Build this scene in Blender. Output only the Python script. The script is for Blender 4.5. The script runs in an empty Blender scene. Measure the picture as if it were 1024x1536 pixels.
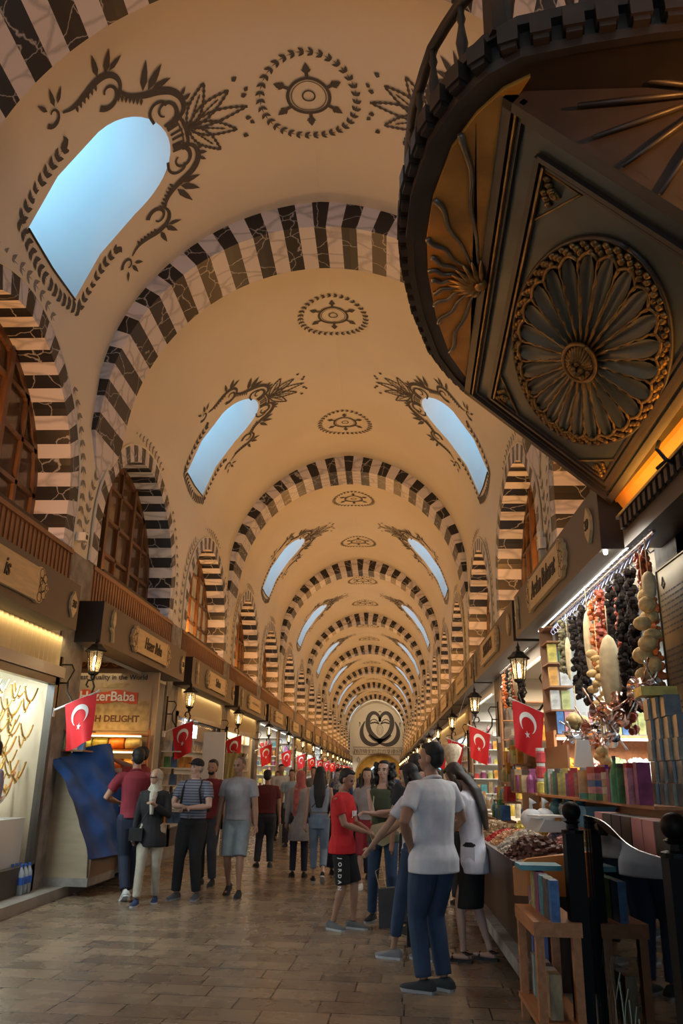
import bpy, bmesh, math, random
from math import sin, cos, pi, sqrt, atan2, radians, acos
from mathutils import Vector, Matrix
from mathutils.geometry import delaunay_2d_cdt
random.seed(7)
SC = bpy.context.scene
COL = SC.collection
# ---------------------------------------------------------------- camera
CAMX, CAMH = 1.03, 1.5
cd = bpy.data.cameras.new('camera'); cam = bpy.data.objects.new('camera', cd); COL.objects.link(cam)
cd.sensor_fit = 'VERTICAL'; cd.sensor_height = 36.0; cd.lens = 28.0; cd.clip_end = 400; cd.clip_start = .05
VPX, VPY, FP = 576.5, 1165.0, 1194.67
dcam = Vector((VPX-512, 768-VPY, -FP)).normalized()          # world +Y seen in camera axes
up = Vector((0, 1, 0)); up = (up-dcam*up.dot(dcam)).normalized(); xr = dcam.cross(up)
Rm = Matrix((xr, dcam, up))
cam.matrix_world = Matrix.Translation((CAMX, 0, CAMH)) @ Rm.to_4x4()
SC.camera = cam
# ---------------------------------------------------------------- world, exposure
wd = bpy.data.worlds.new('sky'); SC.world = wd; wd.use_nodes = True
bgn = wd.node_tree.nodes['Background']; bgn.inputs[0].default_value = (.28, .62, .92, 1); bgn.inputs[1].default_value = 3.4
SC.view_settings.view_transform = 'Standard'; SC.view_settings.look = 'None'
SC.view_settings.exposure = -0.12; SC.view_settings.gamma = 1; SC.view_settings.use_curve_mapping = False
try:
    SC.cycles.use_denoising = True; SC.cycles.max_bounces = 6; SC.cycles.diffuse_bounces = 3
    SC.cycles.transparent_max_bounces = 12; SC.cycles.sample_clamp_indirect = 4.0
    SC.cycles.caustics_reflective = False; SC.cycles.caustics_refractive = False
except Exception: pass
WARM = (1, .41, .09); WARMW = (1, .78, .50); WHITE = (1, .93, .80); COOL = (.80, .92, 1)

def lamp(name, kind, loc, power, col, size=.3, size_y=None, aim=None, label=None, spot=None, parent=None):
    l = bpy.data.lights.new(name, kind); l.energy = power; l.color = col
    if kind == 'AREA':
        l.size = size
        if size_y: l.shape = 'RECTANGLE'; l.size_y = size_y
    else: l.shadow_soft_size = size
    if spot: l.spot_size = radians(spot); l.spot_blend = .8
    o = bpy.data.objects.new(name, l); COL.objects.link(o); o.location = loc
    if aim is not None:      # the long side (local y) stays along the hall
        z = -Vector(aim).normalized(); yy = Vector((0, 1, 0)) if abs(z.y) < .9 else Vector((0, 0, 1)); yy = (yy-z*yy.dot(z)).normalized(); xx = yy.cross(z)
        o.rotation_euler = Matrix((xx, yy, z)).transposed().to_euler()
    if parent: o.parent = parent
    return o
# ---------------------------------------------------------------- materials
MATS = {}
def mat(name, col, rough=.6, metal=0, emit=None, es=0, noise=0, ns=8, bump=0, alpha=1, trans=0, spec=None, col2=None, sheen=0, stretch=None):
    if name in MATS: return MATS[name]
    m = bpy.data.materials.new(name); m.use_nodes = True; MATS[name] = m
    nt = m.node_tree; b = nt.nodes['Principled BSDF']
    b.inputs['Base Color'].default_value = (*col, 1); b.inputs['Roughness'].default_value = rough
    b.inputs['Metallic'].default_value = metal
    if spec is not None: b.inputs['Specular IOR Level'].default_value = spec
    if emit: b.inputs['Emission Color'].default_value = (*emit, 1); b.inputs['Emission Strength'].default_value = es
    if alpha < 1: b.inputs['Alpha'].default_value = alpha
    if trans: b.inputs['Transmission Weight'].default_value = trans
    if noise or bump or col2:
        tc = nt.nodes.new('ShaderNodeTexCoord'); n = nt.nodes.new('ShaderNodeTexNoise')
        n.inputs['Scale'].default_value = ns; n.inputs['Detail'].default_value = 5
        if stretch:
            mp = nt.nodes.new('ShaderNodeMapping'); mp.inputs['Scale'].default_value = stretch
            nt.links.new(tc.outputs['Object'], mp.inputs[0]); nt.links.new(mp.outputs[0], n.inputs['Vector'])
        else: nt.links.new(tc.outputs['Object'], n.inputs['Vector'])
        if noise or col2:
            r = nt.nodes.new('ShaderNodeValToRGB'); c2 = col2 or tuple(c*(1-noise) for c in col)
            r.color_ramp.elements[0].position = .35; r.color_ramp.elements[0].color = (*c2, 1)
            r.color_ramp.elements[1].position = .65; r.color_ramp.elements[1].color = (*col, 1)
            nt.links.new(n.outputs[0], r.inputs[0]); nt.links.new(r.outputs[0], b.inputs['Base Color'])
        if bump:
            bp = nt.nodes.new('ShaderNodeBump'); bp.inputs['Strength'].default_value = bump; bp.inputs['Distance'].default_value = .02
            nt.links.new(n.outputs[0], bp.inputs['Height']); nt.links.new(bp.outputs[0], b.inputs['Normal'])
    return m
def N(m, t, **k):
    n = m.node_tree.nodes.new(t)
    for a, v in k.items(): setattr(n, a, v)
    return n
def lk(m, a, b): m.node_tree.links.new(a, b)
def veined(name, base, vein, rough, scale, width, stretch=(1, 1, 1)):
    m = mat(name, base, rough); b = m.node_tree.nodes['Principled BSDF']
    tc = N(m, 'ShaderNodeTexCoord'); mp = N(m, 'ShaderNodeMapping'); mp.inputs['Scale'].default_value = stretch; mp.inputs['Rotation'].default_value = (.5, .4, .3)
    n = N(m, 'ShaderNodeTexNoise'); n.inputs['Scale'].default_value = scale*.8; n.inputs['Detail'].default_value = 6
    ad = N(m, 'ShaderNodeVectorMath', operation='MULTIPLY_ADD'); ad.inputs[1].default_value = (.5, .5, .5)
    lk(m, tc.outputs['Object'], mp.inputs[0]); lk(m, mp.outputs[0], n.inputs['Vector']); lk(m, n.outputs['Color'], ad.inputs[0]); lk(m, mp.outputs[0], ad.inputs[2])
    v = N(m, 'ShaderNodeTexVoronoi', feature='DISTANCE_TO_EDGE'); v.inputs['Scale'].default_value = scale; lk(m, ad.outputs[0], v.inputs['Vector'])
    r = N(m, 'ShaderNodeValToRGB'); r.color_ramp.elements[0].position = 0; r.color_ramp.elements[0].color = (*vein, 1)
    r.color_ramp.elements[1].position = width; r.color_ramp.elements[1].color = (*base, 1)
    lk(m, v.outputs['Distance'], r.inputs[0]); lk(m, r.outputs[0], b.inputs['Base Color'])
    return m
M_PLAST = mat('vault_plaster', (.74, .68, .56), .75, noise=.06, ns=.6)
M_PAINT = mat('ornament_paint', (.075, .07, .068), .8)
M_PAINT2 = mat('ornament_paint_grey', (.22, .21, .20), .8)
M_BLK = veined('black_marble', (.018, .017, .02), (.42, .42, .42), .35, 2.2, .022)
M_WHT = veined('white_marble', (.66, .63, .65), (.42, .40, .43), .4, 1.3, .10, (1, 2.4, 2.4))
M_STONE = mat('pier_stone', (.34, .31, .27), .9, noise=.45, ns=5, bump=.5)
M_STONE2 = mat('grey_stone', (.30, .30, .29), .9, noise=.3, ns=9, bump=.5)
M_WOODD = mat('dark_wood', (.09, .045, .025), .45, noise=.4, ns=4, stretch=(6, 6, 1))
M_WOODM = mat('window_wood', (.16, .075, .035), .45, noise=.35, ns=4, stretch=(6, 6, 1))
M_WOODL = mat('orange_wood', (.50, .20, .07), .5, noise=.25, ns=3, stretch=(8, 1, 8))
M_PINE = mat('sign_wood', (.62, .47, .25), .5, noise=.22, ns=2.5, stretch=(8, 1, 8))
M_FASC = mat('fascia_brown', (.105, .085, .068), .55)
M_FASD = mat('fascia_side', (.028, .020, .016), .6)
M_BLACK = mat('black_metal', (.012, .012, .012), .35, metal=.4)
M_STEEL = mat('steel', (.5, .5, .5), .25, metal=1)
M_GREYT = mat('sign_letters', (.03, .022, .018), .6)
M_WHITE = mat('white_enamel', (.75, .75, .72), .4)
M_RED = mat('flag_red', (.62, .015, .02), .7)
M_FWHITE = mat('flag_white', (.85, .85, .85), .7)
M_GLASS = mat('shop_glass', (.8, .9, .92), .03, alpha=.12, spec=.6)
M_WGLASS = mat('window_glass', (.14, .085, .05), .12, spec=.7, noise=.5, ns=1.2)
M_WGLASSL = mat('lit_window_glass', (.42, .33, .18), .2, spec=.6, noise=.5, ns=2.2, emit=(.9, .68, .36), es=.12)
# ---------------------------------------------------------------- mesh helpers
def link(name, me, m=None, parent=None, smooth=False, loc=None):
    o = bpy.data.objects.new(name, me); COL.objects.link(o)
    if m is not None:
        for x in (m if isinstance(m, (list, tuple)) else [m]): me.materials.append(x)
    if smooth and len(me.polygons): me.polygons.foreach_set('use_smooth', [True]*len(me.polygons))
    if parent: o.parent = parent
    if loc: o.location = loc
    return o
def tag(o, label=None, cat=None, group=None, kind=None):
    if label: o['label'] = label
    if cat: o['category'] = cat
    if group: o['group'] = group
    if kind: o['kind'] = kind
    return o
def empty(name, loc=(0, 0, 0), rz=0, label=None, cat=None, group=None):
    o = bpy.data.objects.new(name, None); COL.objects.link(o); o.location = loc; o.rotation_euler = (0, 0, rz); o.empty_display_size = .1
    return tag(o, label, cat, group)
def dup(root, loc=None, rz=None, label=None, group=None, scale=None):
    r = root.copy(); COL.objects.link(r)
    if loc is not None: r.location = loc
    if rz is not None: r.rotation_euler = (0, 0, rz)
    if scale is not None: r.scale = scale
    if label: r['label'] = label
    if group: r['group'] = group
    for ch in list(root.children):
        c = ch.copy(); COL.objects.link(c); c.parent = r
        for g in list(ch.children):
            d = g.copy(); COL.objects.link(d); d.parent = c
    return r
class MB:
    """collects shapes into one mesh"""
    def __init__(s): s.v = []; s.f = []; s.mi = []; s.cur = 0
    def add(s, vs, fs):
        n = len(s.v); s.v += [tuple(p) for p in vs]; s.f += [tuple(i+n for i in f) for f in fs]; s.mi += [s.cur]*len(fs); return s
    def box(s, x0, x1, y0, y1, z0, z1):
        vs = [(x, y, z) for z in (z0, z1) for y in (y0, y1) for x in (x0, x1)]
        return s.add(vs, [(0, 2, 3, 1), (4, 5, 7, 6), (0, 1, 5, 4), (2, 6, 7, 3), (0, 4, 6, 2), (1, 3, 7, 5)])
    def cbox(s, c, d, rz=0, tilt=None):
        R = Matrix.Rotation(rz, 3, 'Z')
        if tilt: R = R @ Matrix.Rotation(tilt[1], 3, tilt[0])
        vs = [Vector(c)+R @ Vector((x*d[0]/2, y*d[1]/2, z*d[2]/2)) for z in (-1, 1) for y in (-1, 1) for x in (-1, 1)]
        return s.add(vs, [(0, 2, 3, 1), (4, 5, 7, 6), (0, 1, 5, 4), (2, 6, 7, 3), (0, 4, 6, 2), (1, 3, 7, 5)])
    def tube(s, pts, r, n=8, cap=True, sq=1.0):
        pts = [Vector(p) for p in pts]; k = len(pts); rr = r if isinstance(r, (list, tuple)) else [r]*k
        vs = []; up = None
        for i in range(k):
            t = (pts[min(i+1, k-1)]-pts[max(i-1, 0)])
            t = t.normalized() if t.length > 1e-9 else Vector((0, 0, 1))
            if up is None: up = Vector((1, 0, 0)) if abs(t.x) < .9 else Vector((0, 1, 0))
            a = (up-t*up.dot(t)); a = a.normalized() if a.length > 1e-6 else t.orthogonal().normalized(); up = a; b = t.cross(a)
            for j in range(n):
                th = 2*pi*j/n; vs.append(pts[i]+a*rr[i]*cos(th)+b*rr[i]*sq*sin(th))
        fs = [(i*n+j, i*n+(j+1) % n, (i+1)*n+(j+1) % n, (i+1)*n+j) for i in range(k-1) for j in range(n)]
        if cap: fs += [tuple(range(n))[::-1], tuple((k-1)*n+j for j in range(n))]
        return s.add(vs, fs)
    def lathe(s, prof, c=(0, 0, 0), n=16, axis='Z'):
        vs = []
        for r, z in prof:
            for j in range(n):
                th = 2*pi*j/n; p = (r*cos(th), r*sin(th), z)
                if axis == 'X': p = (z, p[0], p[1])
                if axis == 'Y': p = (p[0], z, p[1])
                vs.append((p[0]+c[0], p[1]+c[1], p[2]+c[2]))
        k = len(prof); fs = [(i*n+j, i*n+(j+1) % n, (i+1)*n+(j+1) % n, (i+1)*n+j) for i in range(k-1) for j in range(n)]
        fs += [tuple(range(n))[::-1], tuple((k-1)*n+j for j in range(n))]
        return s.add(vs, fs)
    def ball(s, c, r, n=10, m=7):
        rx, ry, rz = r if isinstance(r, (list, tuple)) else (r, r, r)
        vs = [(c[0], c[1], c[2]-rz)]
        for i in range(1, m):
            ph = -pi/2+pi*i/m
            for j in range(n): vs.append((c[0]+rx*cos(ph)*cos(2*pi*j/n), c[1]+ry*cos(ph)*sin(2*pi*j/n), c[2]+rz*sin(ph)))
        vs.append((c[0], c[1], c[2]+rz)); L = len(vs)-1
        fs = [(0, 1+(j+1) % n, 1+j) for j in range(n)]
        for i in range(m-2):
            fs += [(1+i*n+j, 1+i*n+(j+1) % n, 1+(i+1)*n+(j+1) % n, 1+(i+1)*n+j) for j in range(n)]
        fs += [(1+(m-2)*n+j, 1+(m-2)*n+(j+1) % n, L) for j in range(n)]
        return s.add(vs, fs)
    def prism(s, poly, fn, d0, d1):
        """poly list of (a,b); fn(a,b,d)->xyz"""
        k = len(poly); vs = [fn(a, b, d0) for a, b in poly]+[fn(a, b, d1) for a, b in poly]
        fs = [(i, (i+1) % k, k+(i+1) % k, k+i) for i in range(k)]+[tuple(range(k))[::-1], tuple(range(k, 2*k))]
        return s.add(vs, fs)
    def quad(s, a, b, c, d): return s.add([a, b, c, d], [(0, 1, 2, 3)])
    def mesh(s, name='m'):
        me = bpy.data.meshes.new(name); me.from_pydata(s.v, [], s.f)
        if any(s.mi): me.polygons.foreach_set('material_index', s.mi)
        me.validate(); me.update(); return me
    def fix(s, me):
        bm = bmesh.new(); bm.from_mesh(me); bmesh.ops.recalc_face_normals(bm, faces=bm.faces); bm.to_mesh(me); bm.free()
    def build(s, name, m=None, parent=None, smooth=False, loc=None, fix=True):
        me = s.mesh(name)
        if fix: s.fix(me)
        return link(name, me, m, parent, smooth, loc)
def st(name, mb, m, parent=None, **k):
    o = mb.build(name, m, parent, **k)
    if parent is None: o['kind'] = 'structure'
    return o
def inpoly(p, poly):
    c = False; j = len(poly)-1
    for i in range(len(poly)):
        a, b = poly[i], poly[j]
        if (a[1] > p[1]) != (b[1] > p[1]) and p[0] < (b[0]-a[0])*(p[1]-a[1])/(b[1]-a[1])+a[0]: c = not c
        j = i
    return c
def sheet(u0, u1, v0, v1, holes, du, dv, fn):
    pts = []; edges = []
    nu = max(1, round((u1-u0)/du)); nv = max(1, round((v1-v0)/dv))
    per = [(u0+(u1-u0)*i/nu, v0) for i in range(nu)]+[(u1, v0+(v1-v0)*i/nv) for i in range(nv)]+[(u1-(u1-u0)*i/nu, v1) for i in range(nu)]+[(u0, v1-(v1-v0)*i/nv) for i in range(nv)]
    def loop(L):
        n = len(pts); pts.extend(L); edges.extend([(n+i, n+(i+1) % len(L)) for i in range(len(L))])
    loop(per)
    for h in holes: loop(h)
    for i in range(1, nu):
        for j in range(1, nv):
            p = (u0+(u1-u0)*i/nu, v0+(v1-v0)*j/nv)
            if not any(inpoly(p, h) or min((p[0]-q[0])**2+(p[1]-q[1])**2 for q in h) < .004 for h in holes): pts.append(p)
    r = delaunay_2d_cdt([Vector(p) for p in pts], edges, [], 0, 1e-5)
    vs, fs = r[0], r[2]
    keep = []
    for f in fs:
        c = (sum(vs[i].x for i in f)/len(f), sum(vs[i].y for i in f)/len(f))
        if not any(inpoly(c, h) for h in holes): keep.append(tuple(f))
    mb = MB(); mb.add([fn(v.x, v.y) for v in vs], keep); return mb
# vault profile: pointed arch
W, ZS, CC = 3.3, 6.8, .206
RR = W+CC; S_TOP = ZS+RR*acos(CC/RR)
def vpt(side, s, off=0.0):
    if s <= ZS: return (side*(W-off), s)
    a = (s-ZS)/RR; R = RR-off
    return (side*max(0, R*cos(a)-CC), ZS+R*sin(a))
def vmap(side, off=0.0):
    def f(y, s):
        x, z = vpt(side, s, off); return (x, y, z)
    return f
def s_of_z(z): return z if z <= ZS else ZS+RR*math.asin((z-ZS)/RR)
SIDE = {-1: 'left', 1: 'right'}
RINGS = [5.25, 10.6, 21.34, 32.9, 44.6, 56.2, 67.8, 79.5, 91.6]      # front faces of the striped ribs
RD = 1.1
BAYS = [(-9, 5.25)]+[(RINGS[i]+RD, RINGS[i+1]) for i in range(8)]+[(RINGS[8]+RD, 103.2)]
YEND = 103.2
# ---------------------------------------------------------------- ribs
ring_black, ring_white = M_BLK, M_WHT
def rib(idx, y0):
    mb = MB(); smin = 6.3; nst = 21; ds = (S_TOP-smin)/(nst-.5)
    for side in (-1, 1):
        for k in range(nst):
            sa = S_TOP-ds*(k+.5) if k else S_TOP-ds*.5
            s1 = S_TOP if k == 0 else S_TOP-ds*(k-.5); s0 = S_TOP-ds*(k+.5)
            s0 = max(s0, smin)
            mb.cur = 0 if k % 2 == 0 else 1
            def thick(s): return .42*min(1, max(0, (s-smin)/(S_TOP-smin)))**.75+.06
            q = []
            for s in (s0, (s0+s1)/2, s1):
                t = thick(s); xo, zo = vpt(side, s, -.02); xi, zi = vpt(side, s, t)
                if s >= S_TOP-1e-6: xo = xi = 0
                q.append((xo, zo, xi, zi))
            low = .0
            for a, b in ((q[0], q[1]), (q[1], q[2])):
                cut = .0
                mb.quad((a[0], y0, a[1]), (a[2], y0, a[3]), (b[2], y0, b[3]), (b[0], y0, b[1]))
                mb.quad((a[2], y0, a[3]), (a[2], y0+RD, a[3]), (b[2], y0+RD, b[3]), (b[2], y0, b[3]))
                mb.quad((a[2], y0+RD, a[3]), (a[0], y0+RD, a[1]), (b[0], y0+RD, b[1]), (b[2], y0+RD, b[3]))
        # tapered corbel foot under the rib
        t = .06; x, z = vpt(side, smin)
        mb.cur = 1
        A = [(side*(W+.02), y0, smin), (side*(W-t), y0, smin), (side*(W-t), y0+RD, smin), (side*(W+.02), y0+RD, smin)]
        B = (side*(W+.01), y0+RD*.5, smin-.75)
        for i in range(4): mb.add([A[i], A[(i+1) % 4], B], [(0, 1, 2)])
    o = mb.build('trim_%d' % idx, [M_BLK, M_WHT], fix=False); o['kind'] = 'structure'
    return o
for i, y in enumerate(RINGS): rib(i+1, y)
# ---------------------------------------------------------------- windows per bay: (centre, half width of outer band)
WINS = [(3.0, 1.9), (8.2, 2.15), (13.45, 2.38), (19.1, 2.38)]
for i in range(3, 10):
    a, b = BAYS[i]; c = (a+b)/2; WINS += [(c-2.7, 2.35), (c+2.7, 2.35)]
PIERS = [.5, 5.6, 10.83, 16.3, 21.8]+[round((BAYS[i][0]+BAYS[i][1])/2, 2) if j == 0 else RINGS[i]+RD/2 for i in range(3, 10) for j in (0, 1) if not (i == 9 and j)]+[103.2]
ZA, ZB, RISE = 4.42, 5.05, 2.03
def arch_pts(c, hw, z0=ZA, zb=ZB, rise=RISE, n=11, ex=1.9):
    """left foot up and over to right foot: list of (y,z)"""
    P = [(c-hw, z0)]
    if zb > z0+.01: P += [(c-hw, z0+(zb-z0)*.5)]
    for i in range(2*n+1):
        t = pi-pi*i/(2*n); cy = cos(t); sz = (max(0, 1-abs(cy)**ex))**(1/ex)
        P.append((c+hw*cy, zb+rise*sz))
    if zb > z0+.01: P += [(c+hw, z0+(zb-z0)*.5)]
    return P+[(c+hw, z0)]
BAND = .30
REC = .5
win_holes = [arch_pts(c, hw-BAND, ZA, ZB, RISE-BAND) for c, hw in WINS]
def sky_hole(c, hw=.76, z0=7.62, z1=9.62):
    s0, s1 = s_of_z(z0), s_of_z(z1); n = 10; sb = s1-hw*1.15
    P = [(c-hw*.98, s0), (c, s0-.03), (c+hw*.98, s0), (c+hw, (s0+sb)/2)]
    for i in range(2*n+1):
        t = pi*i/(2*n); P.append((c+hw*cos(t), sb+(s1-sb)*sin(t)))
    return P+[(c-hw, (s0+sb)/2)]
SPLIT = 7.25
SKYC = [(a+b)/2 for a, b in BAYS]
SKYC[0] = -1
# walls
for side in (-1, 1):
    for wi, (ya, yb) in enumerate([(-9, 5.8), (5.8, 27.6), (27.6, 62), (62, 103.2)]):
        hs = [h for h in win_holes if ya < h[0][0] < yb]
        mb = sheet(ya, yb, 3.15, SPLIT, hs, 1.1, .8, vmap(side))
        o = mb.build('wall_%s' % SIDE[side] + ('' if wi == 0 else '.%03d' % wi), M_PLAST); o['kind'] = 'structure'
# ceiling halves per bay, skylight holes with deep wells
SKY_WELL = mat('well_plaster', (.80, .80, .78), .8)
for bi, (ya, yb) in enumerate(BAYS):
    for side in (-1, 1):
        holes = [] if bi == 9 and False else [sky_hole(SKYC[bi])]
        mb = sheet(ya, yb, SPLIT, S_TOP, holes, .45, .16, vmap(side))
        n0 = len(mb.f)
        for h in holes:
            k = len(h); v0 = [vmap(side)(y, s) for y, s in h]; c = SKYC[bi]
            v1 = [(p[0]+side*1.5, c+(p[1]-c)*1.25, p[2]+(1.5)) for p in v0]
            mb.cur = 1
            mb.add(v0+v1, [(i, (i+1) % k, k+(i+1) % k, k+i) for i in range(k)])
        o = mb.build('ceiling', [M_PLAST, SKY_WELL], smooth=True, fix=False); o['kind'] = 'structure'
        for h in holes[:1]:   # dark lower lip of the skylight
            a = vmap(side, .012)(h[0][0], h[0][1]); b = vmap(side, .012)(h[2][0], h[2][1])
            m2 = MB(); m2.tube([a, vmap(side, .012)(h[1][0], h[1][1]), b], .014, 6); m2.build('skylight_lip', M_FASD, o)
# plain strips above the ribs keep the vault closed
for i, y in enumerate(RINGS):
    for side in (-1, 1):
        mb = sheet(y, y+RD, SPLIT, S_TOP, [], 1.2, .16, vmap(side, -.01)); o = mb.build('ceiling', M_PLAST, fix=False); o['kind'] = 'structure'
# ---------------------------------------------------------------- window arches, joinery, garlands
def resample(P, n):
    L = [0]
    for a, b in zip(P, P[1:]): L.append(L[-1]+math.dist(a, b))
    out = []; j = 0
    for i in range(n+1):
        t = L[-1]*i/n
        while j < len(P)-2 and L[j+1] < t: j += 1
        f = (t-L[j])/max(1e-9, L[j+1]-L[j]); a, b = P[j], P[j+1]
        out.append(tuple(a[k]+(b[k]-a[k])*f for k in range(len(a))))
    return out
def arch_band(side, hw):
    O = arch_pts(0, hw); I = arch_pts(0, hw-BAND, ZA, ZB, RISE-BAND)
    ns = 35; O2 = resample(O, ns*2); I2 = resample(I, ns*2); mb = MB(); xf = side*(W-.03); xb = side*(W+REC)
    for i in range(ns*2):
        mb.cur = 0 if (i//2) % 2 else 1
        a, b, c, d = O2[i], O2[i+1], I2[i+1], I2[i]
        mb.quad((xf, *a), (xf, *b), (xf, *c), (xf, *d)); mb.quad((xf, *d), (xf, *c), (xb, *c), (xb, *d)); mb.quad((xf, *a), (xf, *b), (side*(W+.02), *b), (side*(W+.02), *a))
    return mb.mesh('arch_band')
def rim(side, hw):   # thin raised bead round the band
    O = arch_pts(0, hw+.02); mb = MB(); mb.tube([(side*(W-.025), y, z) for y, z in O], .022, 6); return mb
def joinery(side, hw):
    w = hw-BAND; x0 = side*(W+REC-.07); x1 = side*(W+REC); mb = MB()
    I = arch_pts(0, w, ZA, ZB, RISE-BAND); J = arch_pts(0, w-.11, ZA+.09, ZB, RISE-BAND-.11)
    n = len(I)
    for i in range(n-1):
        a, b, c, d = I[i], I[i+1], J[i+1], J[i]
        mb.quad((x0, *a), (x0, *b), (x0, *c), (x0, *d)); mb.quad((x0, *d), (x0, *c), (x1, *c), (x1, *d))
    def ztop(y):
        t = min(.999, abs(y)/(w-.05)); return ZB+(RISE-BAND-.05)*(1-t**1.9)**(1/1.9)
    xa, xb_ = min(x0, x1), max(x0, x1)
    mb.box(xa, xb_, -w, w, ZA, ZA+.09)
    nc = 6
    for k in range(1, nc):
        y = -w+2*w*k/nc; t = .055 if k in (2, 4) else .032
        mb.box(xa-(side > 0)*.03*(k in (2, 4)), xb_+(side < 0)*.03*(k in (2, 4)), y-t, y+t, ZA, ztop(y))
    z = ZA+.62
    while z < ZB+RISE-BAND-.15:
        e = (z-ZB)/(RISE-BAND); yy = w-.04 if e <= 0 else w*(max(0, 1-e**1.9))**(1/1.9)-.03
        mb.box(xa, xb_, -yy, yy, z-.03, z+.03); z += .6
    return mb
def leaf(mb, fn, p, ang, L, wd):
    c, s = cos(ang), sin(ang); q = [(0, 0), (.3, .5), (.62, .38), (1, 0), (.62, -.38), (.3, -.5)]
    mb.add([fn(p[0]+c*a*L-s*b*wd, p[1]+s*a*L+c*b*wd) for a, b in q], [(0, 1, 2, 3, 4, 5)])
def garland(mb, fn, P, step=.17, L=.13, wd=.055, dots=True):
    tot = sum(math.dist(a, b) for a, b in zip(P, P[1:])); n = max(2, int(tot/step)); R = resample(P, n)
    for i in range(n):
        a, b = R[i], R[i+1]; ang = atan2(b[1]-a[1], b[0]-a[0])
        leaf(mb, fn, a, ang+.75, L, wd); leaf(mb, fn, a, ang-.75, L, wd)
        leaf(mb, fn, a, ang, step*.8, .018)
WID = 1.0
def stroke(mb, fn, P, w, n=None):
    if n != 0 and len(P) > 3:
        for _ in range(2): P = [P[0]]+[q for a, b in zip(P, P[1:]) for q in ((a[0]*.75+b[0]*.25, a[1]*.75+b[1]*.25), (a[0]*.25+b[0]*.75, a[1]*.25+b[1]*.75))]+[P[-1]]
    P = resample(P, n or max(6, len(P)*3)) if n != 0 else P; k = len(P); vs = []
    for i in range(k):
        a, b = P[max(0, i-1)], P[min(k-1, i+1)]; d = math.dist(a, b) or 1; nx, ny = -(b[1]-a[1])/d, (b[0]-a[0])/d
        t = i/(k-1); ww = (w(t) if callable(w) else w)*WID
        vs += [fn(P[i][0]+nx*ww/2, P[i][1]+ny*ww/2), fn(P[i][0]-nx*ww/2, P[i][1]-ny*ww/2)]
    mb.add(vs, [(2*i, 2*i+1, 2*i+3, 2*i+2) for i in range(k-1)])
def spiral(cx, cy, r0, r1, a0, a1, n=22):
    return [(cx+(r0+(r1-r0)*i/n)*cos(a0+(a1-a0)*i/n), cy+(r0+(r1-r0)*i/n)*sin(a0+(a1-a0)*i/n)) for i in range(n+1)]
WGRP = {}
def win_proto(side, hw):
    if (side, hw) in WGRP: return WGRP[(side, hw)]
    mb = MB(); garland(mb, vmap(side, .008), arch_pts(0, hw+.24, ZA+.1, ZB, RISE+.12), step=.19, L=.15, wd=.06)
    g = MB(); w = hw-BAND; xg = side*(W+REC-.02)
    P = arch_pts(0, w-.02, ZA, ZB, RISE-BAND); g.add([(xg, *p) for p in P], [tuple(range(len(P)))])
    j = joinery(side, hw); jm = j.mesh('joinery'); j.fix(jm)
    WGRP[(side, hw)] = (arch_band(side, hw), rim(side, hw).mesh('rim'), jm, g.mesh('pane'), mb.mesh('garland'))
    return WGRP[(side, hw)]
wn = 0; tn = 10
for side in (-1, 1):
    for i, (c, hw) in enumerate(WINS):
        wn += 1; tn += 1
        ab, ri, jo, pa, ga = win_proto(side, hw)
        def put(nm, me, ms, par=None, loc=None):
            o = bpy.data.objects.new(nm, me); COL.objects.link(o)
            if not len(me.materials):
                for x in ms: me.materials.append(x)
            o.parent = par
            if loc: o.location = loc
            return o
        t = put('trim_%d' % tn, ab, [M_BLK, M_WHT], None, (0, c, 0)); t['kind'] = 'structure'
        put('bead', ri, [M_PLAST], t); put('painted_garland', ga, [M_PAINT2], t)
        wo = put('window_%d' % wn, jo, [M_WOODM], None, (0, c, 0)); wo['kind'] = 'structure'
        o = put('glazing', pa, [M_WGLASS], wo)
        if side < 0 and i == 3: o.material_slots[0].link = 'OBJECT'; o.material_slots[0].material = M_WGLASSL
        # orange lamp lying on the sill, glowing into the arch
        if c < 96:
            n = 0 if c < 40 else 1
            pw = (120 if c < 12 else 150) if c < 40 else 130
            if side < 0 and i == 2: pw = 4
            up = (3 if c < 12 else 18) if c < 40 else 22
            lamp('cornice_uplight', 'AREA', (side*(W-.3), c, 3.86 if side < 0 else 4.06), up, (1, .66, .27), .12, hw*1.5, aim=(-side*.75, 0, 1))
            lamp('sill_lamp', 'POINT', (side*(W+.22), c-.5, ZA+.22), pw, WARM, .06)
            f = MB(); f.box(side*(W+.02) if side > 0 else side*(W+.24), side*(W+.24) if side > 0 else side*(W+.02), -hw*.68, hw*.68, ZA-.02, ZA+.07)
            fo = f.build('sill_light_trough', M_FASD, t)
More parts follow.
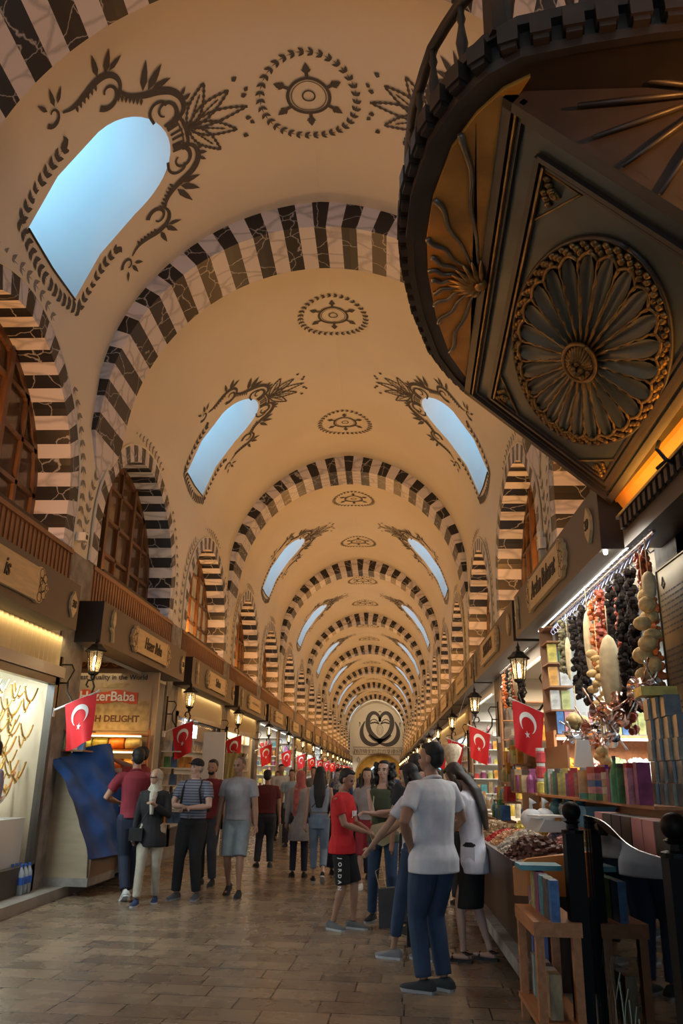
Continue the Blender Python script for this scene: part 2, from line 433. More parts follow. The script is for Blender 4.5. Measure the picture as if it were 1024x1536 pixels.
# ---------------------------------------------------------------- painted ornaments of the vault
def crown_fn(off=.014):
    def f(a, b):     # a along the hall, b across the crown
        side = 1 if b >= 0 else -1; return (lambda p: (p[0], a, p[1]))(vpt(side, S_TOP-abs(b), off))
    return f
def medallion(r=.70):
    mb = MB(); fn = crown_fn()
    n = 34
    for i in range(n):
        t = 2*pi*i/n; p = (r*cos(t), r*sin(t)*.95)
        leaf(mb, fn, p, t+pi/2+.7, .105, .05); leaf(mb, fn, p, t+pi/2-.7, .105, .05); leaf(mb, fn, p, t+pi/2, .12, .016)
    for i in range(6):
        t = 2*pi*i/6; d = (cos(t), sin(t)); R = lambda k: (d[0]*k, d[1]*k)
        stroke(mb, fn, [R(.30), R(.40)], .05); leaf(mb, fn, R(.36), t, .17, .11); leaf(mb, fn, R(.38), t+.9, .09, .04); leaf(mb, fn, R(.38), t-.9, .09, .04)
    stroke(mb, fn, [(.29*cos(2*pi*i/40), .29*sin(2*pi*i/40)) for i in range(41)], .045, 0)
    stroke(mb, fn, [(.085*cos(2*pi*i/24), .085*sin(2*pi*i/24)) for i in range(25)], .022, 0)
    stroke(mb, fn, [(.24*cos(2*pi*i/40), .24*sin(2*pi*i/40)) for i in range(41)], .012, 0)
    return mb.mesh('medallion')
med = medallion(); med.materials.append(M_PAINT)
s0, s1 = s_of_z(7.62), s_of_z(9.62)
def skylight_paint(side):
    global WID
    WID = 1.12
    mb = MB(); base = vmap(side, .014)
    T = s1
    for m in (-1, 1):
        fg = lambda a, b: base(a*m, b)
        fn = lambda a, b: base(a*m*1.14, T+.05+(b-T)*(1.0 if b > T else 1.10))
        tp = lambda w0: (lambda t: w0*(.25+.75*sin(pi*min(1, t*1.05+.02))))
        # volute beside the crown
        stroke(mb, fn, spiral(.36, T+.02, .05, .20, -2.6, 3.4), lambda t: .02+.055*t, 34)
        stroke(mb, fn, [(.17, T+.12), (.26, T+.27), (.42, T+.30), (.58, T+.20), (.66, T+.02), (.70, T-.16), (.80, T-.34), (.93, T-.42)], lambda t: .03+.055*sin(pi*t), 26)
        stroke(mb, fn, [(.30, T-.16), (.44, T-.19), (.54, T-.10), (.52, T+.04), (.44, T+.06)], .035, 14)
        stroke(mb, fn, spiral(.98, T-.56, .04, .17, -1.2, 4.2), lambda t: .02+.045*t, 30)
        stroke(mb, fn, [(.86, T-.44), (1.02, T-.36), (1.17, T-.44), (1.2, T-.62), (1.15, T-.8), (1.12, T-1.0), (1.18, T-1.14)], lambda t: .02+.05*sin(pi*t), 24)
        stroke(mb, fn, spiral(1.24, T-1.26, .03, .12, -.6, 4.4), lambda t: .015+.035*t, 24)
        for (px, py, an, L, wd) in [(.74, T-.10, .9, .34, .10), (.76, T-.16, .45, .36, .09), (.72, T-.05, 1.5, .28, .08), (1.2, T-.5, .6, .26, .08), (1.22, T-.6, .15, .25, .07), (1.2, T-.45, 1.2, .22, .06),
                                    (1.3, T-1.2, .2, .2, .06), (1.3, T-1.15, .8, .18, .05), (1.32, T-1.3, -.5, .16, .05), (.40, T+.30, 1.2, .13, .06), (.47, T+.29, .8, .12, .05), (.33, T+.30, 1.7, .1, .05)]:
            leaf(mb, fn, (px, py), an, L, wd)
        for k in range(7): leaf(mb, fn, (.69+.035*k, T-.20-.04*k), 3.6, .09, .04)
        for k in range(6): leaf(mb, fn, (1.17-.01*k, T-.66-.06*k), 3.3, .08, .04)
        # beaded petals of the palmette
        for an, L, wd in ((.42, .72, .10), (.95, .62, .10)):
            ca, sa = sin(an), cos(an)
            for sg in (-1, 1):
                P = [(ca*L*t+sg*wd*sin(pi*t**.8)*sa, T+.26+sa*L*t-sg*wd*sin(pi*t**.8)*ca) for t in [i/12 for i in range(13)]]
                stroke(mb, fn, P, lambda t: .030+.012*sin(t*62), 60)
            stroke(mb, fn, [(0, T+.26), (ca*L*.75, T+.26+sa*L*.75)], lambda t: .02+.008*sin(t*50), 40)
        P = [(m*0+.085*sin(pi*t**.8), T+.26+.86*t) for t in [i/12 for i in range(13)]]
        stroke(mb, fn, P, lambda t: .030+.012*sin(t*70), 60)
        leaf(mb, fn, (.16, T+1.06), 1.4, .09, .07); leaf(mb, fn, (.22, T+1.12), .8, .08, .06); leaf(mb, fn, (.40, T+.98), 1.1, .09, .07)
        # crown band with bars
        stroke(mb, fn, [(0, T+.22), (.15, T+.205), (.27, T+.15)], .045, 8); stroke(mb, fn, [(0, T+.155), (.13, T+.14), (.25, T+.09)], .02, 8)
        for k in range(3): stroke(mb, fn, [(.04+.09*k, T+.17-.02*k), (.035+.08*k, T-.01-.02*k)], .032, 4)
        garland(mb, fg, [(.93, s0-.02), (.97, (s0+T)/2-.1), (1.06, T-1.42)], .125, .14, .07)
        garland(mb, fg, [(.96, s0-.05), (.4, s0-.20), (0, s0-.23)], .125, .14, .07)
    WID = 1.0
    return mb.mesh('skylight_paint')
sp = {s: skylight_paint(s) for s in (-1, 1)}
for s in sp: sp[s].materials.append(M_PAINT)
ceil = [o for o in COL.objects if o.name.startswith('ceiling')]
for bi, (ya, yb) in enumerate(BAYS):
    c = SKYC[bi]
    if bi == 0: continue
    for side in (-1, 1):
        o = bpy.data.objects.new('painted_scrollwork', sp[side]); COL.objects.link(o); o.location = (0, c, 0); o.parent = ceil[bi*2+(side > 0)]
    for dy in ((0,) if bi == 1 else (-2.6, 2.5)):
        o = bpy.data.objects.new('painted_medallion', med); COL.objects.link(o); o.location = (0, c+dy, 0); o.parent = ceil[bi*2]
# ---------------------------------------------------------------- floor
mf = mat('floor_stone', (.30, .21, .14), .22); b = mf.node_tree.nodes['Principled BSDF']
tc = N(mf, 'ShaderNodeTexCoord'); mp = N(mf, 'ShaderNodeMapping'); mp.inputs['Rotation'].default_value = (0, 0, .035)
br = N(mf, 'ShaderNodeTexBrick'); br.offset = .37; br.offset_frequency = 3; br.squash = .8; br.squash_frequency = 2
for k, v in dict(Scale=1.0, **{'Mortar Size': .006, 'Brick Width': .58, 'Row Height': .29, 'Bias': -.15, 'Mortar Smooth': .2}).items(): br.inputs[k].default_value = v
br.inputs['Color1'].default_value = (.26, .19, .125, 1); br.inputs['Color2'].default_value = (.15, .11, .078, 1); br.inputs['Mortar'].default_value = (.035, .025, .02, 1)
nz = N(mf, 'ShaderNodeTexNoise'); nz.inputs['Scale'].default_value = 3.5; nz.inputs['Detail'].default_value = 7
mx = N(mf, 'ShaderNodeMix', data_type='RGBA', blend_type='MULTIPLY'); mx.inputs['Factor'].default_value = .75
rp = N(mf, 'ShaderNodeValToRGB'); rp.color_ramp.elements[0].color = (.68, .68, .72, 1); rp.color_ramp.elements[0].position = .3; rp.color_ramp.elements[1].color = (1.15, 1.1, 1.0, 1); rp.color_ramp.elements[1].position = .7
lk(mf, tc.outputs['Object'], mp.inputs[0]); lk(mf, mp.outputs[0], br.inputs['Vector']); lk(mf, mp.outputs[0], nz.inputs['Vector']); lk(mf, nz.outputs[0], rp.inputs[0])
lk(mf, br.outputs['Color'], mx.inputs[6]); lk(mf, rp.outputs[0], mx.inputs[7]); lk(mf, mx.outputs[2], b.inputs['Base Color'])
rr = N(mf, 'ShaderNodeMapRange'); rr.inputs['To Min'].default_value = .17; rr.inputs['To Max'].default_value = .38; lk(mf, nz.outputs[0], rr.inputs[0]); lk(mf, rr.outputs[0], b.inputs['Roughness'])
bp = N(mf, 'ShaderNodeBump'); bp.inputs['Strength'].default_value = .35; bp.inputs['Distance'].default_value = .01; bp.invert = True
lk(mf, br.outputs['Fac'], bp.inputs['Height']); bp2 = N(mf, 'ShaderNodeBump'); bp2.inputs['Strength'].default_value = .07; bp2.inputs['Distance'].default_value = .03
lk(mf, nz.outputs[0], bp2.inputs['Height']); lk(mf, bp.outputs[0], bp2.inputs['Normal']); lk(mf, bp2.outputs[0], b.inputs['Normal'])
mb = MB(); mb.box(-8, 8, -9, 112, -.2, 0); st('floor', mb, mf)
# raised pavements of the shops: left and right
mpv = mat('pavement_stone', (.30, .27, .23), .5, noise=.3, ns=3, bump=.2)
for side, x0 in ((-1, -2.98), (1, 2.25)):
    for k in range(34):
        if side > 0 and k < 1: continue
    mb = MB(); mb.box(min(x0, side*3.7), max(x0, side*3.7), -8.9, 103, 0, .12 if side < 0 else .10); st('trim_%d' % (6 if side < 0 else 7), mb, mpv)
# ---------------------------------------------------------------- end wall with arch and emblem
XC = .45
def ew(x, z): return (x, YEND, z)
h = arch_pts(XC, 3.1, .02, 1.4, 2.9, ex=2)
mb = sheet(-3.6, 4.2, 0, 10.6, [h], 1.5, 1.5, ew); o = mb.build('wall_back', M_PLAST); o['kind'] = 'structure'
eb = MB(); fe = lambda a, b: (XC+a*.0152, YEND-.03, 7.05-b*.0152)      # crop pixels about (500,300)
for m in (-1, 1):
    f2 = lambda a, b: fe(a*m, b)
    stroke(eb, f2, [(5, -65), (-12, -120), (-55, -142), (-92, -110), (-104, -50), (-85, 15), (-40, 62), (5, 88), (45, 80), (90, 40)], lambda t: 12+26*sin(pi*min(1, t*.9+.05)), 40)
    stroke(eb, f2, [(-124, -66), (-150, -10), (-150, 50), (-118, 100), (-60, 122), (-5, 108), (20, 96)], lambda t: 8+30*sin(pi*t), 34)
    stroke(eb, f2, [(-85, -60), (-60, -85), (-30, -80), (-10, -50)], 7, 10); stroke(eb, f2, [(-80, -50), (-40, -60), (-5, -48)], 12, 8)
    stroke(eb, f2, [(-165, -45), (-172, -62), (-160, -58), (-168, -25)], 5, 8)
    leaf(eb, f2, (0, -150), 2.4, 16, 8)
for rx, ry, w_ in ((26, 42, 2.5), (19, 33, 1.5), (10, 20, 2)): stroke(eb, fe, [(rx*cos(2*pi*i/30), ry*sin(2*pi*i/30)) for i in range(31)], w_, 0)
for y in (138, 142, 192, 196): stroke(eb, fe, [(-215, y), (222, y)], 1.8, 2)
for x in (-215, -90, 75, 112, 222): stroke(eb, fe, [(x, 138), (x, 196)], 2, 2)
random.seed(3)
for i in range(58):
    x = -208+i*7.3; z0_ = 148+random.random()*6; stroke(eb, fe, [(x, z0_), (x+random.uniform(-5, 5), z0_+18), (x+random.uniform(-3, 6), 186)], random.uniform(1.5, 3), 6)
    if i % 2: stroke(eb, fe, [(x-4, 165+random.uniform(-8, 8)), (x+8, 165+random.uniform(-8, 8))], 2, 3)
stroke(eb, fe, [(-175, 215), (-190, 240), (-172, 262), (-158, 240), (-175, 215)], 3, 0); stroke(eb, fe, [(-175, 225), (-182, 240), (-172, 252), (-165, 240), (-175, 225)], 2, 0)
eo = eb.build('painted_emblem', M_PAINT, o, fix=False)
M_BRICKY = mat('yellow_brick', (.55, .36, .12), .8, noise=.3, ns=2)
mb = MB()
P = arch_pts(XC, 3.1, .02, 1.4, 2.9, ex=2)
for a, b_ in zip(P, P[1:]): mb.quad((a[0], YEND, a[1]), (b_[0], YEND, b_[1]), (b_[0], YEND+6, b_[1]), (a[0], YEND+6, a[1]))
st('wall_passage', mb, M_BRICKY, fix=False)
h = arch_pts(XC-.1, 1.25, .02, 1.6, 1.2, ex=2)
mb = sheet(-3.2, 4.1, 0, 4.6, [h], 1, 1, lambda x, z: (x, YEND+6, z)); st('wall_far', mb, M_BRICKY)
mb = MB(); mb.tube([(x, YEND+5.95, z) for x, z in arch_pts(XC-.1, 1.3, .02, 1.6, 1.25, ex=2)], .06, 6)
tag(mb.build('neon_arch', mat('blue_neon', (.2, .4, 1), .5, emit=(.25, .5, 1), es=7)), 'blue neon tube outlining the far arched doorway', 'light')
mb = MB(); mb.box(-2.5, 3.4, YEND+8, YEND+8.2, 0, 4); st('wall_hall', mb, mat('hall_dim', (.25, .2, .15), .8))
lamp('end_wall_fill', 'AREA', (XC, 97.5, 9.2), 120, (1, .85, .62), 3, .5, aim=(0, 1, -.5))  # fill light added to brighten the end wall, no fixture there
lamp('passage_lamp', 'AREA', (XC, YEND+3, 4.1), 160, (1, .72, .3), 2, aim=(0, 0, -1))
hd_ = arch_pts(0, 2.2, .02, 2.6, 1.9, ex=2); mb = sheet(-3.6, 3.6, 0, 10.8, [hd_], 2, 2, lambda x, z: (x, -9, z)); st('wall_front', mb, M_PLAST)      # the entrance behind the camera
lamp('entrance_daylight', 'AREA', (0, -9.1, 2.2), 115, (.78, .88, 1), 4.2, 4.0, aim=(0, 1, .12))
# ---------------------------------------------------------------- piers and timber panels between shops and windows
for side in (-1, 1):
    mb_i = 40 if side < 0 else 60
    for i, p in enumerate(PIERS[1:-1]):
        mb = MB(); mb.box(min(side*(W-.03), side*(W+.5)), max(side*(W-.03), side*(W+.5)), p-.42, p+.42, 0, ZA-.02); st('trim_%d' % (mb_i+i), mb, M_STONE)
M_PANEL = mat('panel_wood', (.25, .11, .05), .5, noise=.2, ns=3, stretch=(6, 6, 1))
for side in (-1, 1):
    for i, (a, b_) in enumerate(zip(PIERS, PIERS[1:])):
        mb = MB(); a2, b2 = a+.42, b_-.42; n = int((b2-a2)/.12)
        mb.box(min(side*(W-.01), side*(W+.05)), max(side*(W-.01), side*(W+.05)), a2, b2, 3.5, ZA-.03)
        if a < 30:
            for k in range(n+1): y = a2+(b2-a2)*k/n; mb.box(min(side*(W-.025), side*W), max(side*(W-.025), side*W), y-.022, y+.022, 3.5, ZA-.08)
        mb.box(min(side*(W-.05), side*(W+.2)), max(side*(W-.05), side*(W+.2)), a2, b2, ZA-.08, ZA-.02)
        st('trim_%d' % (80+i+(20 if side > 0 else 0)), mb, M_PANEL)
# ---------------------------------------------------------------- lettering
ORD = ['nearest the camera', 'second from the camera', 'third from the camera', 'fourth from the camera', 'fifth from the camera', 'sixth from the camera', 'seventh from the camera', 'eighth from the camera', 'ninth from the camera', 'tenth from the camera', 'eleventh from the camera', 'twelfth from the camera', 'thirteenth from the camera', 'fourteenth from the camera', 'fifteenth from the camera', 'sixteenth from the camera', 'seventeenth from the camera', 'eighteenth from the camera', 'farthest from the camera']
SW = {-1: 'left', 1: 'right'}
def text_mesh(s, size, depth=.006, bold=0.0, shear=0.0, sx=1.0):
    c = bpy.data.curves.new('t', 'FONT'); c.body = s; c.size = size; c.extrude = depth; c.align_x = 'CENTER'; c.align_y = 'CENTER'; c.offset = bold; c.shear = shear; c.resolution_u = 3
    o = bpy.data.objects.new('t', c); me = bpy.data.meshes.new_from_object(o); bpy.data.objects.remove(o); bpy.data.curves.remove(c)
    if sx != 1: me.transform(Matrix.Diagonal((sx, 1, 1, 1)))
    return me
def wallM(side, x, y, z):
    """local x -> reading direction, local y -> up, local z -> out into the hall"""
    r = Vector((0, -side, 0)); u = Vector((0, 0, 1)); n = Vector((-side, 0, 0))
    M = Matrix((r, u, n)).transposed().to_4x4(); M.translation = (x, y, z); return M
def facM(x, y, z, rz=0):     # plane facing the camera (normal -Y)
    M = Matrix((Vector((1, 0, 0)), Vector((0, 0, 1)), Vector((0, -1, 0)))).transposed().to_4x4(); M.translation = (x, y, z); return M
def put_text(name, s, size, M, m, parent, **k):
    me = text_mesh(s, size, **k); me.transform(M); me.materials.clear(); return link(name, me, m, parent)
def plate_poly(hw, hh):      # name board with scalloped ends
    P = []
    e = [(0, .62), (.10, .80), (.22, .70), (.30, .95), (.42, .86)]
    q = [(hw-.16, hh), (hw-.10, hh*1.12), (hw-.02, hh*1.06), (hw+.02, hh*.80), (hw+.10, hh*.62), (hw+.09, hh*.34), (hw+.16, 0)]
    P = q+[(x, -y) for x, y in q[::-1][1:]]
    return P+[(-x, -y) for x, y in P]
def fretwork(mb, M, hw, hh, d, sxs=(-1, 1)):
    for sx in sxs:
        for (cx, cy, r) in [(hw-.02, 0, .07), (hw+.03, hh*.5, .05), (hw+.03, -hh*.5, .05), (hw-.07, hh*.72, .055), (hw-.07, -hh*.72, .055), (hw+.09, 0, .03), (hw-.07, hh*.25, .04), (hw-.07, -hh*.25, .04)]:
            stroke(mb, lambda a, b: tuple(M @ Vector((sx*a, b, d))), [(cx+r*cos(2*pi*i/14), cy+r*sin(2*pi*i/14)) for i in range(15)], .012, 0)
def make_sign(side, y0, y1, z0, z1, name, num, label, size=.24, sx=.8, detail=True):
    X = 2.9; t = empty('shop_sign', (side*X, (y0+y1)/2, z0), 0, label, 'sign', 'taupe fascia signs over the shops')
    L = y1-y0; mb = MB(); mb.cur = 0
    xo = side*(3.29-X)
    mb.box(min(0, xo), max(0, xo), -L/2, L/2, 0, z1-z0)
    mb.cur = 1; e = -L/2
    mb.box(min(side*.004, xo), max(side*.004, xo), -L/2-.006, -L/2, .003, z1-z0-.003)
    mb.build('fascia_box', [M_FASC, M_FASD], t)
    h = (z1-z0)/2; M = wallM(side, -side*.004, 0, h); hw = L*.19+.1; hh = h*.64
    b = MB(); b.prism(plate_poly(hw, hh), lambda a, b_, d: tuple(M @ Vector((a, b_, d))), 0, .045)
    nb = b.build('name_board', M_PINE, t)
    if detail:
        for sx_ in (-1, 1): f = MB(); fretwork(f, M, hw, hh, .048, (sx_,)); f.build('fretwork', M_GREYT, nb, fix=False)
    if name and detail:
        put_text('lettering', name, size, M @ Matrix.Translation((0, 0, .05)), M_GREYT, nb, sx=sx, shear=.25, bold=.002)
    elif detail is not False or True:
        f = MB(); random.seed(int(y0*10)); x = -hw*.55; fn = lambda a, b_: tuple(M @ Vector((a, b_, .05)))
        while x < hw*.55:
            q = random.uniform(.4, 1)*hh*.38; stroke(f, fn, [(x, -q*.6), (x+.03, q), (x+.05, -q*.3)], .014, 4); x += .07
        f.build('lettering', M_GREYT, nb, fix=False)
    # tulip emblem and number plaque: tulip at the near end on the left, at the far end on the right
    Mt = M @ Matrix.Translation((-L*.42 if side < 0 else -L*.43, 0, 0)); e_ = MB(); tf = lambda a, b_, d: tuple(Mt @ Vector((a, b_, d)))
    e_.prism([(-.01, -.02), (-.06, .05), (-.05, .14), (0, .24), (.05, .14), (.06, .05), (.01, -.02)], tf, 0, .04)
    e_.prism([(-.015, -.02), (.015, -.02), (.06, -.22), (.03, -.23)], tf, 0, .04)
    e_.prism([(-.02, -.05), (-.09, -.03), (-.07, -.07), (-.02, -.10), (.02, -.08)], tf, 0, .04)
    e_.build('tulip_emblem', M_PINE, t)
    Mn = M @ Matrix.Translation((L*.445 if side < 0 else L*.44, 0, 0)); nf = lambda a, b_, d: tuple(Mn @ Vector((a, b_, d)))
    p = MB(); p.prism([(0, -.17), (-.09, -.07), (-.10, 0), (-.09, .07), (0, .17), (.09, .07), (.10, 0), (.09, -.07)], nf, 0, .03); po = p.build('number_plaque', M_PINE, t)
    if num: put_text('numerals', num, .13, Mn @ Matrix.Translation((0, 0, .034)), M_GREYT, po, bold=.003)
    return t
NAMES = {(-1, 1): ('is', '38', 'taupe fascia sign with plaque 38, cut off at the left edge'), (-1, 2): ('Hazer Baba', '36', 'taupe fascia sign lettered Hazer Baba above the sweet shop'),
         (-1, 3): ('Sultan', '35', 'taupe fascia sign lettered Sultan above the gold shop'), (1, 1): ('Arslan Baharat', '39', 'taupe fascia sign lettered Arslan Baharat with plaque 39'),
         (1, 2): ('SERVANCA', '', 'taupe fascia sign next beyond the Arslan Baharat sign')}
for side in (-1, 1):
    for i in range(0, len(PIERS)-1):
        a, b = PIERS[i], PIERS[i+1]
        if side > 0 and i == 0: continue
        if b-a < 3: continue
        y0, y1 = (a+.02, b-.62) if side < 0 else (a+.85, b+.62)
        z0, z1 = (3.2, 3.78) if side < 0 else (3.40, 4.0)
        if side > 0 and i == 1: y0 = 6.74
        if side < 0 and i == 1: y1 = 9.93
        nm = NAMES.get((side, i))
        if a > 97: y1 = min(y1, 103)
        if i == 0: continue
        if nm: make_sign(side, y0, y1, z0, z1, nm[0], nm[1], nm[2], size=.27 if side < 0 else .3)
        else: make_sign(side, y0, y1, z0, z1, None, None, 'taupe fascia sign on the %s row of shops, %s' % (SW[side], ORD[min(i-1, 18)]))
# ---------------------------------------------------------------- lanterns and flags on every pier
M_IRON = mat('lantern_iron', (.03, .024, .018), .4, metal=.6)
M_LGLASS = mat('lantern_glass', (.9, .8, .6), .1, alpha=.22, spec=.5)
M_BULB = mat('bulb_glow', (1, .8, .45), .5, emit=(1, .66, .26), es=14)
def make_lantern(side):
    t = empty('wall_lantern', (0, 0, 0)); s = -side
    br = MB(); br.box(min(0, s*.03), max(0, s*.03), -.025, .025, -.45, .22)
    P = [(s*(.02+.0), 0, .1)]
    br.tube([(0, 0, .12), (s*.16, 0, .12)], .012, 6); br.tube([(0, 0, -.12), (s*.13, 0, -.12)], .012, 6)
    br.tube([(s*.13, 0, -.10), (s*.14, 0, -.24), (s*.22, 0, -.36), (s*.34, 0, -.38), (s*.45, 0, -.30), (s*.49, 0, -.16), (s*.46, 0, -.08), (s*.40, 0, -.08), (s*.38, 0, -.14), (s*.41, 0, -.17)], .014, 6)
    br.tube([(s*.16, 0, .12), (s*.2, 0, .05), (s*.13, 0, -.1)], .01, 6)
    br.build('bracket', M_IRON, t)
    c = (s*.46, 0, 0)
    b = MB()
    b.lathe([(.0, -.08), (.03, -.06), (.035, -.02), (.07, .0), (.075, .03), (0, .03)], c, 6)
    for k in range(6):
        th = 2*pi*k/6; b.tube([(c[0]+.07*cos(th), .07*sin(th), .02), (c[0]+.11*cos(th), .11*sin(th), .30)], .008, 4)
    b.build('lantern_frame', M_IRON, t)
    cp = MB(); cp.lathe([(.14, .29), (.15, .31), (.10, .35), (.07, .39), (.03, .40), (.02, .43), (.03, .45), (.012, .48), (.0, .54)], c, 6); cp.build('lantern_cap', M_IRON, t)
    g = MB(); g.lathe([(.066, .03), (.104, .29)], c, 6); g.build('lantern_glass', M_LGLASS, t, fix=True)
    q = MB(); q.lathe([(.0, .05), (.02, .06), (.026, .12), (.02, .22), (0, .25)], c, 8); q.build('bulb', M_BULB, t, smooth=True)
    return t
def star_poly(cx, cy, r, rot=0): return [(cx+(r if k % 2 == 0 else r*.38)*cos(rot+pi*k/5), cy+(r if k % 2 == 0 else r*.38)*sin(rot+pi*k/5)) for k in range(10)]
def make_flag(side, seed=0):
    """pole leans out from the pier; the cloth hangs from it"""
    t = empty('flag', (0, 0, 0)); s = -side; rnd = random.Random(seed)
    p = MB(); p.tube([(0, 0, 0), (s*.62, -.06, .26)], .012, 6); p.ball((s*.63, -.061, .265), .02); p.build('pole', M_WHITE, t)
    rk = MB(); rk.box(min(0, s*.05), max(0, s*.05), -.03, .03, -.06, .05); rk.build('holder', M_WHITE, t)
    Lh, dr = .46, .60; ph = rnd.uniform(0, 6)
    def cl(u, v):   # u along the pole 0..1 (outer end=0), v drop 0..1
        x = s*(.60-.40*u*(1-.22*v)); z = .252-.167*u-v*dr*(1-.05*u)
        return (x, -.06+.05*sin(ph+u*6+v*2)*(.3+v), z)
    n, m = 10, 12; vs = [cl(i/n, j/m) for j in range(m+1) for i in range(n+1)]
    c = MB(); c.add(vs, [(j*(n+1)+i, j*(n+1)+i+1, (j+1)*(n+1)+i+1, (j+1)*(n+1)+i) for j in range(m) for i in range(n)]); co = c.build('cloth', M_RED, t, smooth=True, fix=False)
    e = MB()
    # the flag hangs by its hoist: the crescent opens downwards in cloth axes; both faces carry it
    for off in (-.008, .008):
        def fn(a, b, off=off):
            q = cl(min(1, max(0, a)), min(1, max(0, b))); return (q[0], q[1]+off, q[2])
        R, r, cx, cy = .30, .235, .5, .36; vs = []; k = 26
        for i in range(k+1):
            th = radians(38)+radians(284)*i/k   # crescent with the gap towards +b
            a1 = th+pi/2
            vs.append(fn(cx+R*cos(a1), cy+R*.74*sin(a1)))
            th2 = radians(50)+radians(260)*i/k; a2 = th2+pi/2
            vs.append(fn(cx+r*cos(a2), cy+.055+r*.74*sin(a2)))
        e.add(vs, [(2*i, 2*i+1, 2*i+3, 2*i+2) for i in range(k)])
        sp_ = star_poly(.5, .60, .11, pi/2+.3); sp_ = [(x, .60+(y-.60)*.74) for x, y in sp_]
        cen = fn(.5, .60); e.add([fn(x, y) for x, y in sp_]+[cen], [(i, (i+1) % 10, 10) for i in range(10)])
    e.build('crescent_and_star', M_FWHITE, t, fix=False)
    return t
for side in (-1, 1):
    L0 = make_lantern(side); F0 = make_flag(side, 3 if side < 0 else 11); first = True
    for k, p in enumerate(PIERS[2:-1]):
        yl = p-.35 if side < 0 else p-.05
        lab = 'black iron wall lantern on the %s row of piers, %s' % (SW[side], ORD[min(k, 18)])
        flab = 'red crescent flag on a white pole, %s row, %s' % (SW[side], ORD[min(k, 18)])
        loc = (side*(W-.03), yl, 2.72 if side < 0 else 2.72)
        o = L0 if first else dup(L0, loc)
        o.location = loc; tag(o, lab, 'lantern', 'wall lanterns on the piers')
        fl = (side*(W-.03), yl-.13, 2.22)
        if k > 1 and k % 2 == 0:
            o = make_flag(side, k*7+side)
        else: o = F0 if first else dup(F0, fl)
        o.location = fl; tag(o, flab, 'flag', 'flags on the piers'); first = False
        if k < 3: lamp('lantern_light', 'POINT', (side*(W-.5), yl, 2.86), 4, (1, .7, .35), .05)
# ---------------------------------------------------------------- shop rooms
M_SHOPW = mat('shop_wall', (.62, .60, .55), .7); M_SHOPW2 = mat('shop_wall_warm', (.55, .42, .27), .7); M_SHOPC = mat('shop_ceiling', (.5, .5, .48), .7)
M_TUBE = mat('light_tube', (1, 1, 1), .5, emit=(1, .95, .85), es=4); M_GOLD = mat('gold', (.90, .58, .18), .25, metal=1); M_SHELF = mat('shelf_wood', (.30, .14, .06), .5)
M_SHELFW = mat('white_shelf', (.7, .7, .66), .4); M_FRAME = mat('shop_frame', (.05, .04, .03), .4); M_FLUT = mat('fluted_panel', (.55, .45, .27), .45, metal=.2)
GC = [(.6, .05, .05), (.75, .35, .05), (.75, .6, .12), (.1, .3, .12), (.08, .2, .45), (.65, .62, .55), (.35, .08, .2), (.45, .3, .15), (.1, .35, .4), (.7, .3, .35), (.15, .1, .08), (.55, .55, .2)]
GM = [mat('goods_%s' % n, c, .4, noise=.5, ns=14) for n, c in zip(['red', 'orange', 'yellow', 'green', 'blue', 'cream', 'purple', 'brown', 'teal', 'pink', 'dark', 'olive'], GC)]
GCOL = ['red', 'orange', 'yellow', 'green', 'blue', 'cream', 'purple', 'brown', 'teal', 'pink', 'dark', 'olive']
def mesh_box(w, d, h):
    mb = MB(); e = .004; mb.box(-w/2, w/2, -d/2, d/2, 0, h); me = mb.mesh('box'); mb.fix(me)
    bm = bmesh.new(); bm.from_mesh(me); bmesh.ops.bevel(bm, geom=bm.edges[:], offset=min(w, d, h)*.04, segments=1); bm.to_mesh(me); bm.free(); return me
def mesh_jar(r, h):
    mb = MB(); mb.lathe([(0, 0), (r*.9, 0), (r, h*.06), (r, h*.70), (r*.75, h*.78)], n=12); mb.cur = 1; mb.lathe([(r*.82, h*.78), (r*.85, h*.80), (r*.85, h), (r*.7, h*1.01), (0, h*1.01)], n=12); me = mb.mesh('jar'); return me
def mesh_bottle(r, h):
    mb = MB(); mb.lathe([(0, 0), (r, 0), (r, h*.6), (r*.8, h*.7), (r*.3, h*.82), (r*.3, h*.92), (0, h*.92)], n=10); mb.cur = 1; mb.lathe([(r*.34, h*.9), (r*.34, h), (0, h)], n=10); return mb.mesh('bottle')
def mesh_plate(r): 
    mb = MB(); mb.lathe([(0, 0), (r*.5, 0), (r, r*.18), (r, r*.21), (r*.5, r*.05), (0, r*.05)], n=14, axis='Z'); return mb.mesh('plate')
GMESH = {}
def goods(kind, color, loc, scale=1.0, rz=0, label='', group=None, cat=None):
    key = (kind, color)
    if key not in GMESH:
        me = {'box': lambda: mesh_box(.11, .07, .16), 'tin': lambda: mesh_box(.09, .06, .09), 'jar': lambda: mesh_jar(.055, .15), 'bottle': lambda: mesh_bottle(.035, .2), 'flat': lambda: mesh_box(.2, .14, .045), 'tall': lambda: mesh_box(.075, .045, .22)}[kind]()
        me.materials.append(GM[color]); me.materials.append(GM[5] if kind in ('jar',) else GM[10]); GMESH[key] = me
    nm = {'box': 'carton', 'tin': 'tea_tin', 'jar': 'jar', 'bottle': 'bottle', 'flat': 'flat_box', 'tall': 'tall_carton'}[kind]
    o = bpy.data.objects.new(nm, GMESH[key]); COL.objects.link(o); o.location = loc; o.rotation_euler = (0, 0, rz)
    o.scale = scale if isinstance(scale, tuple) else (scale,)*3
    tag(o, label, cat or {'jar': 'jar', 'bottle': 'bottle', 'tin': 'tin'}.get(kind, 'box'), group); return o
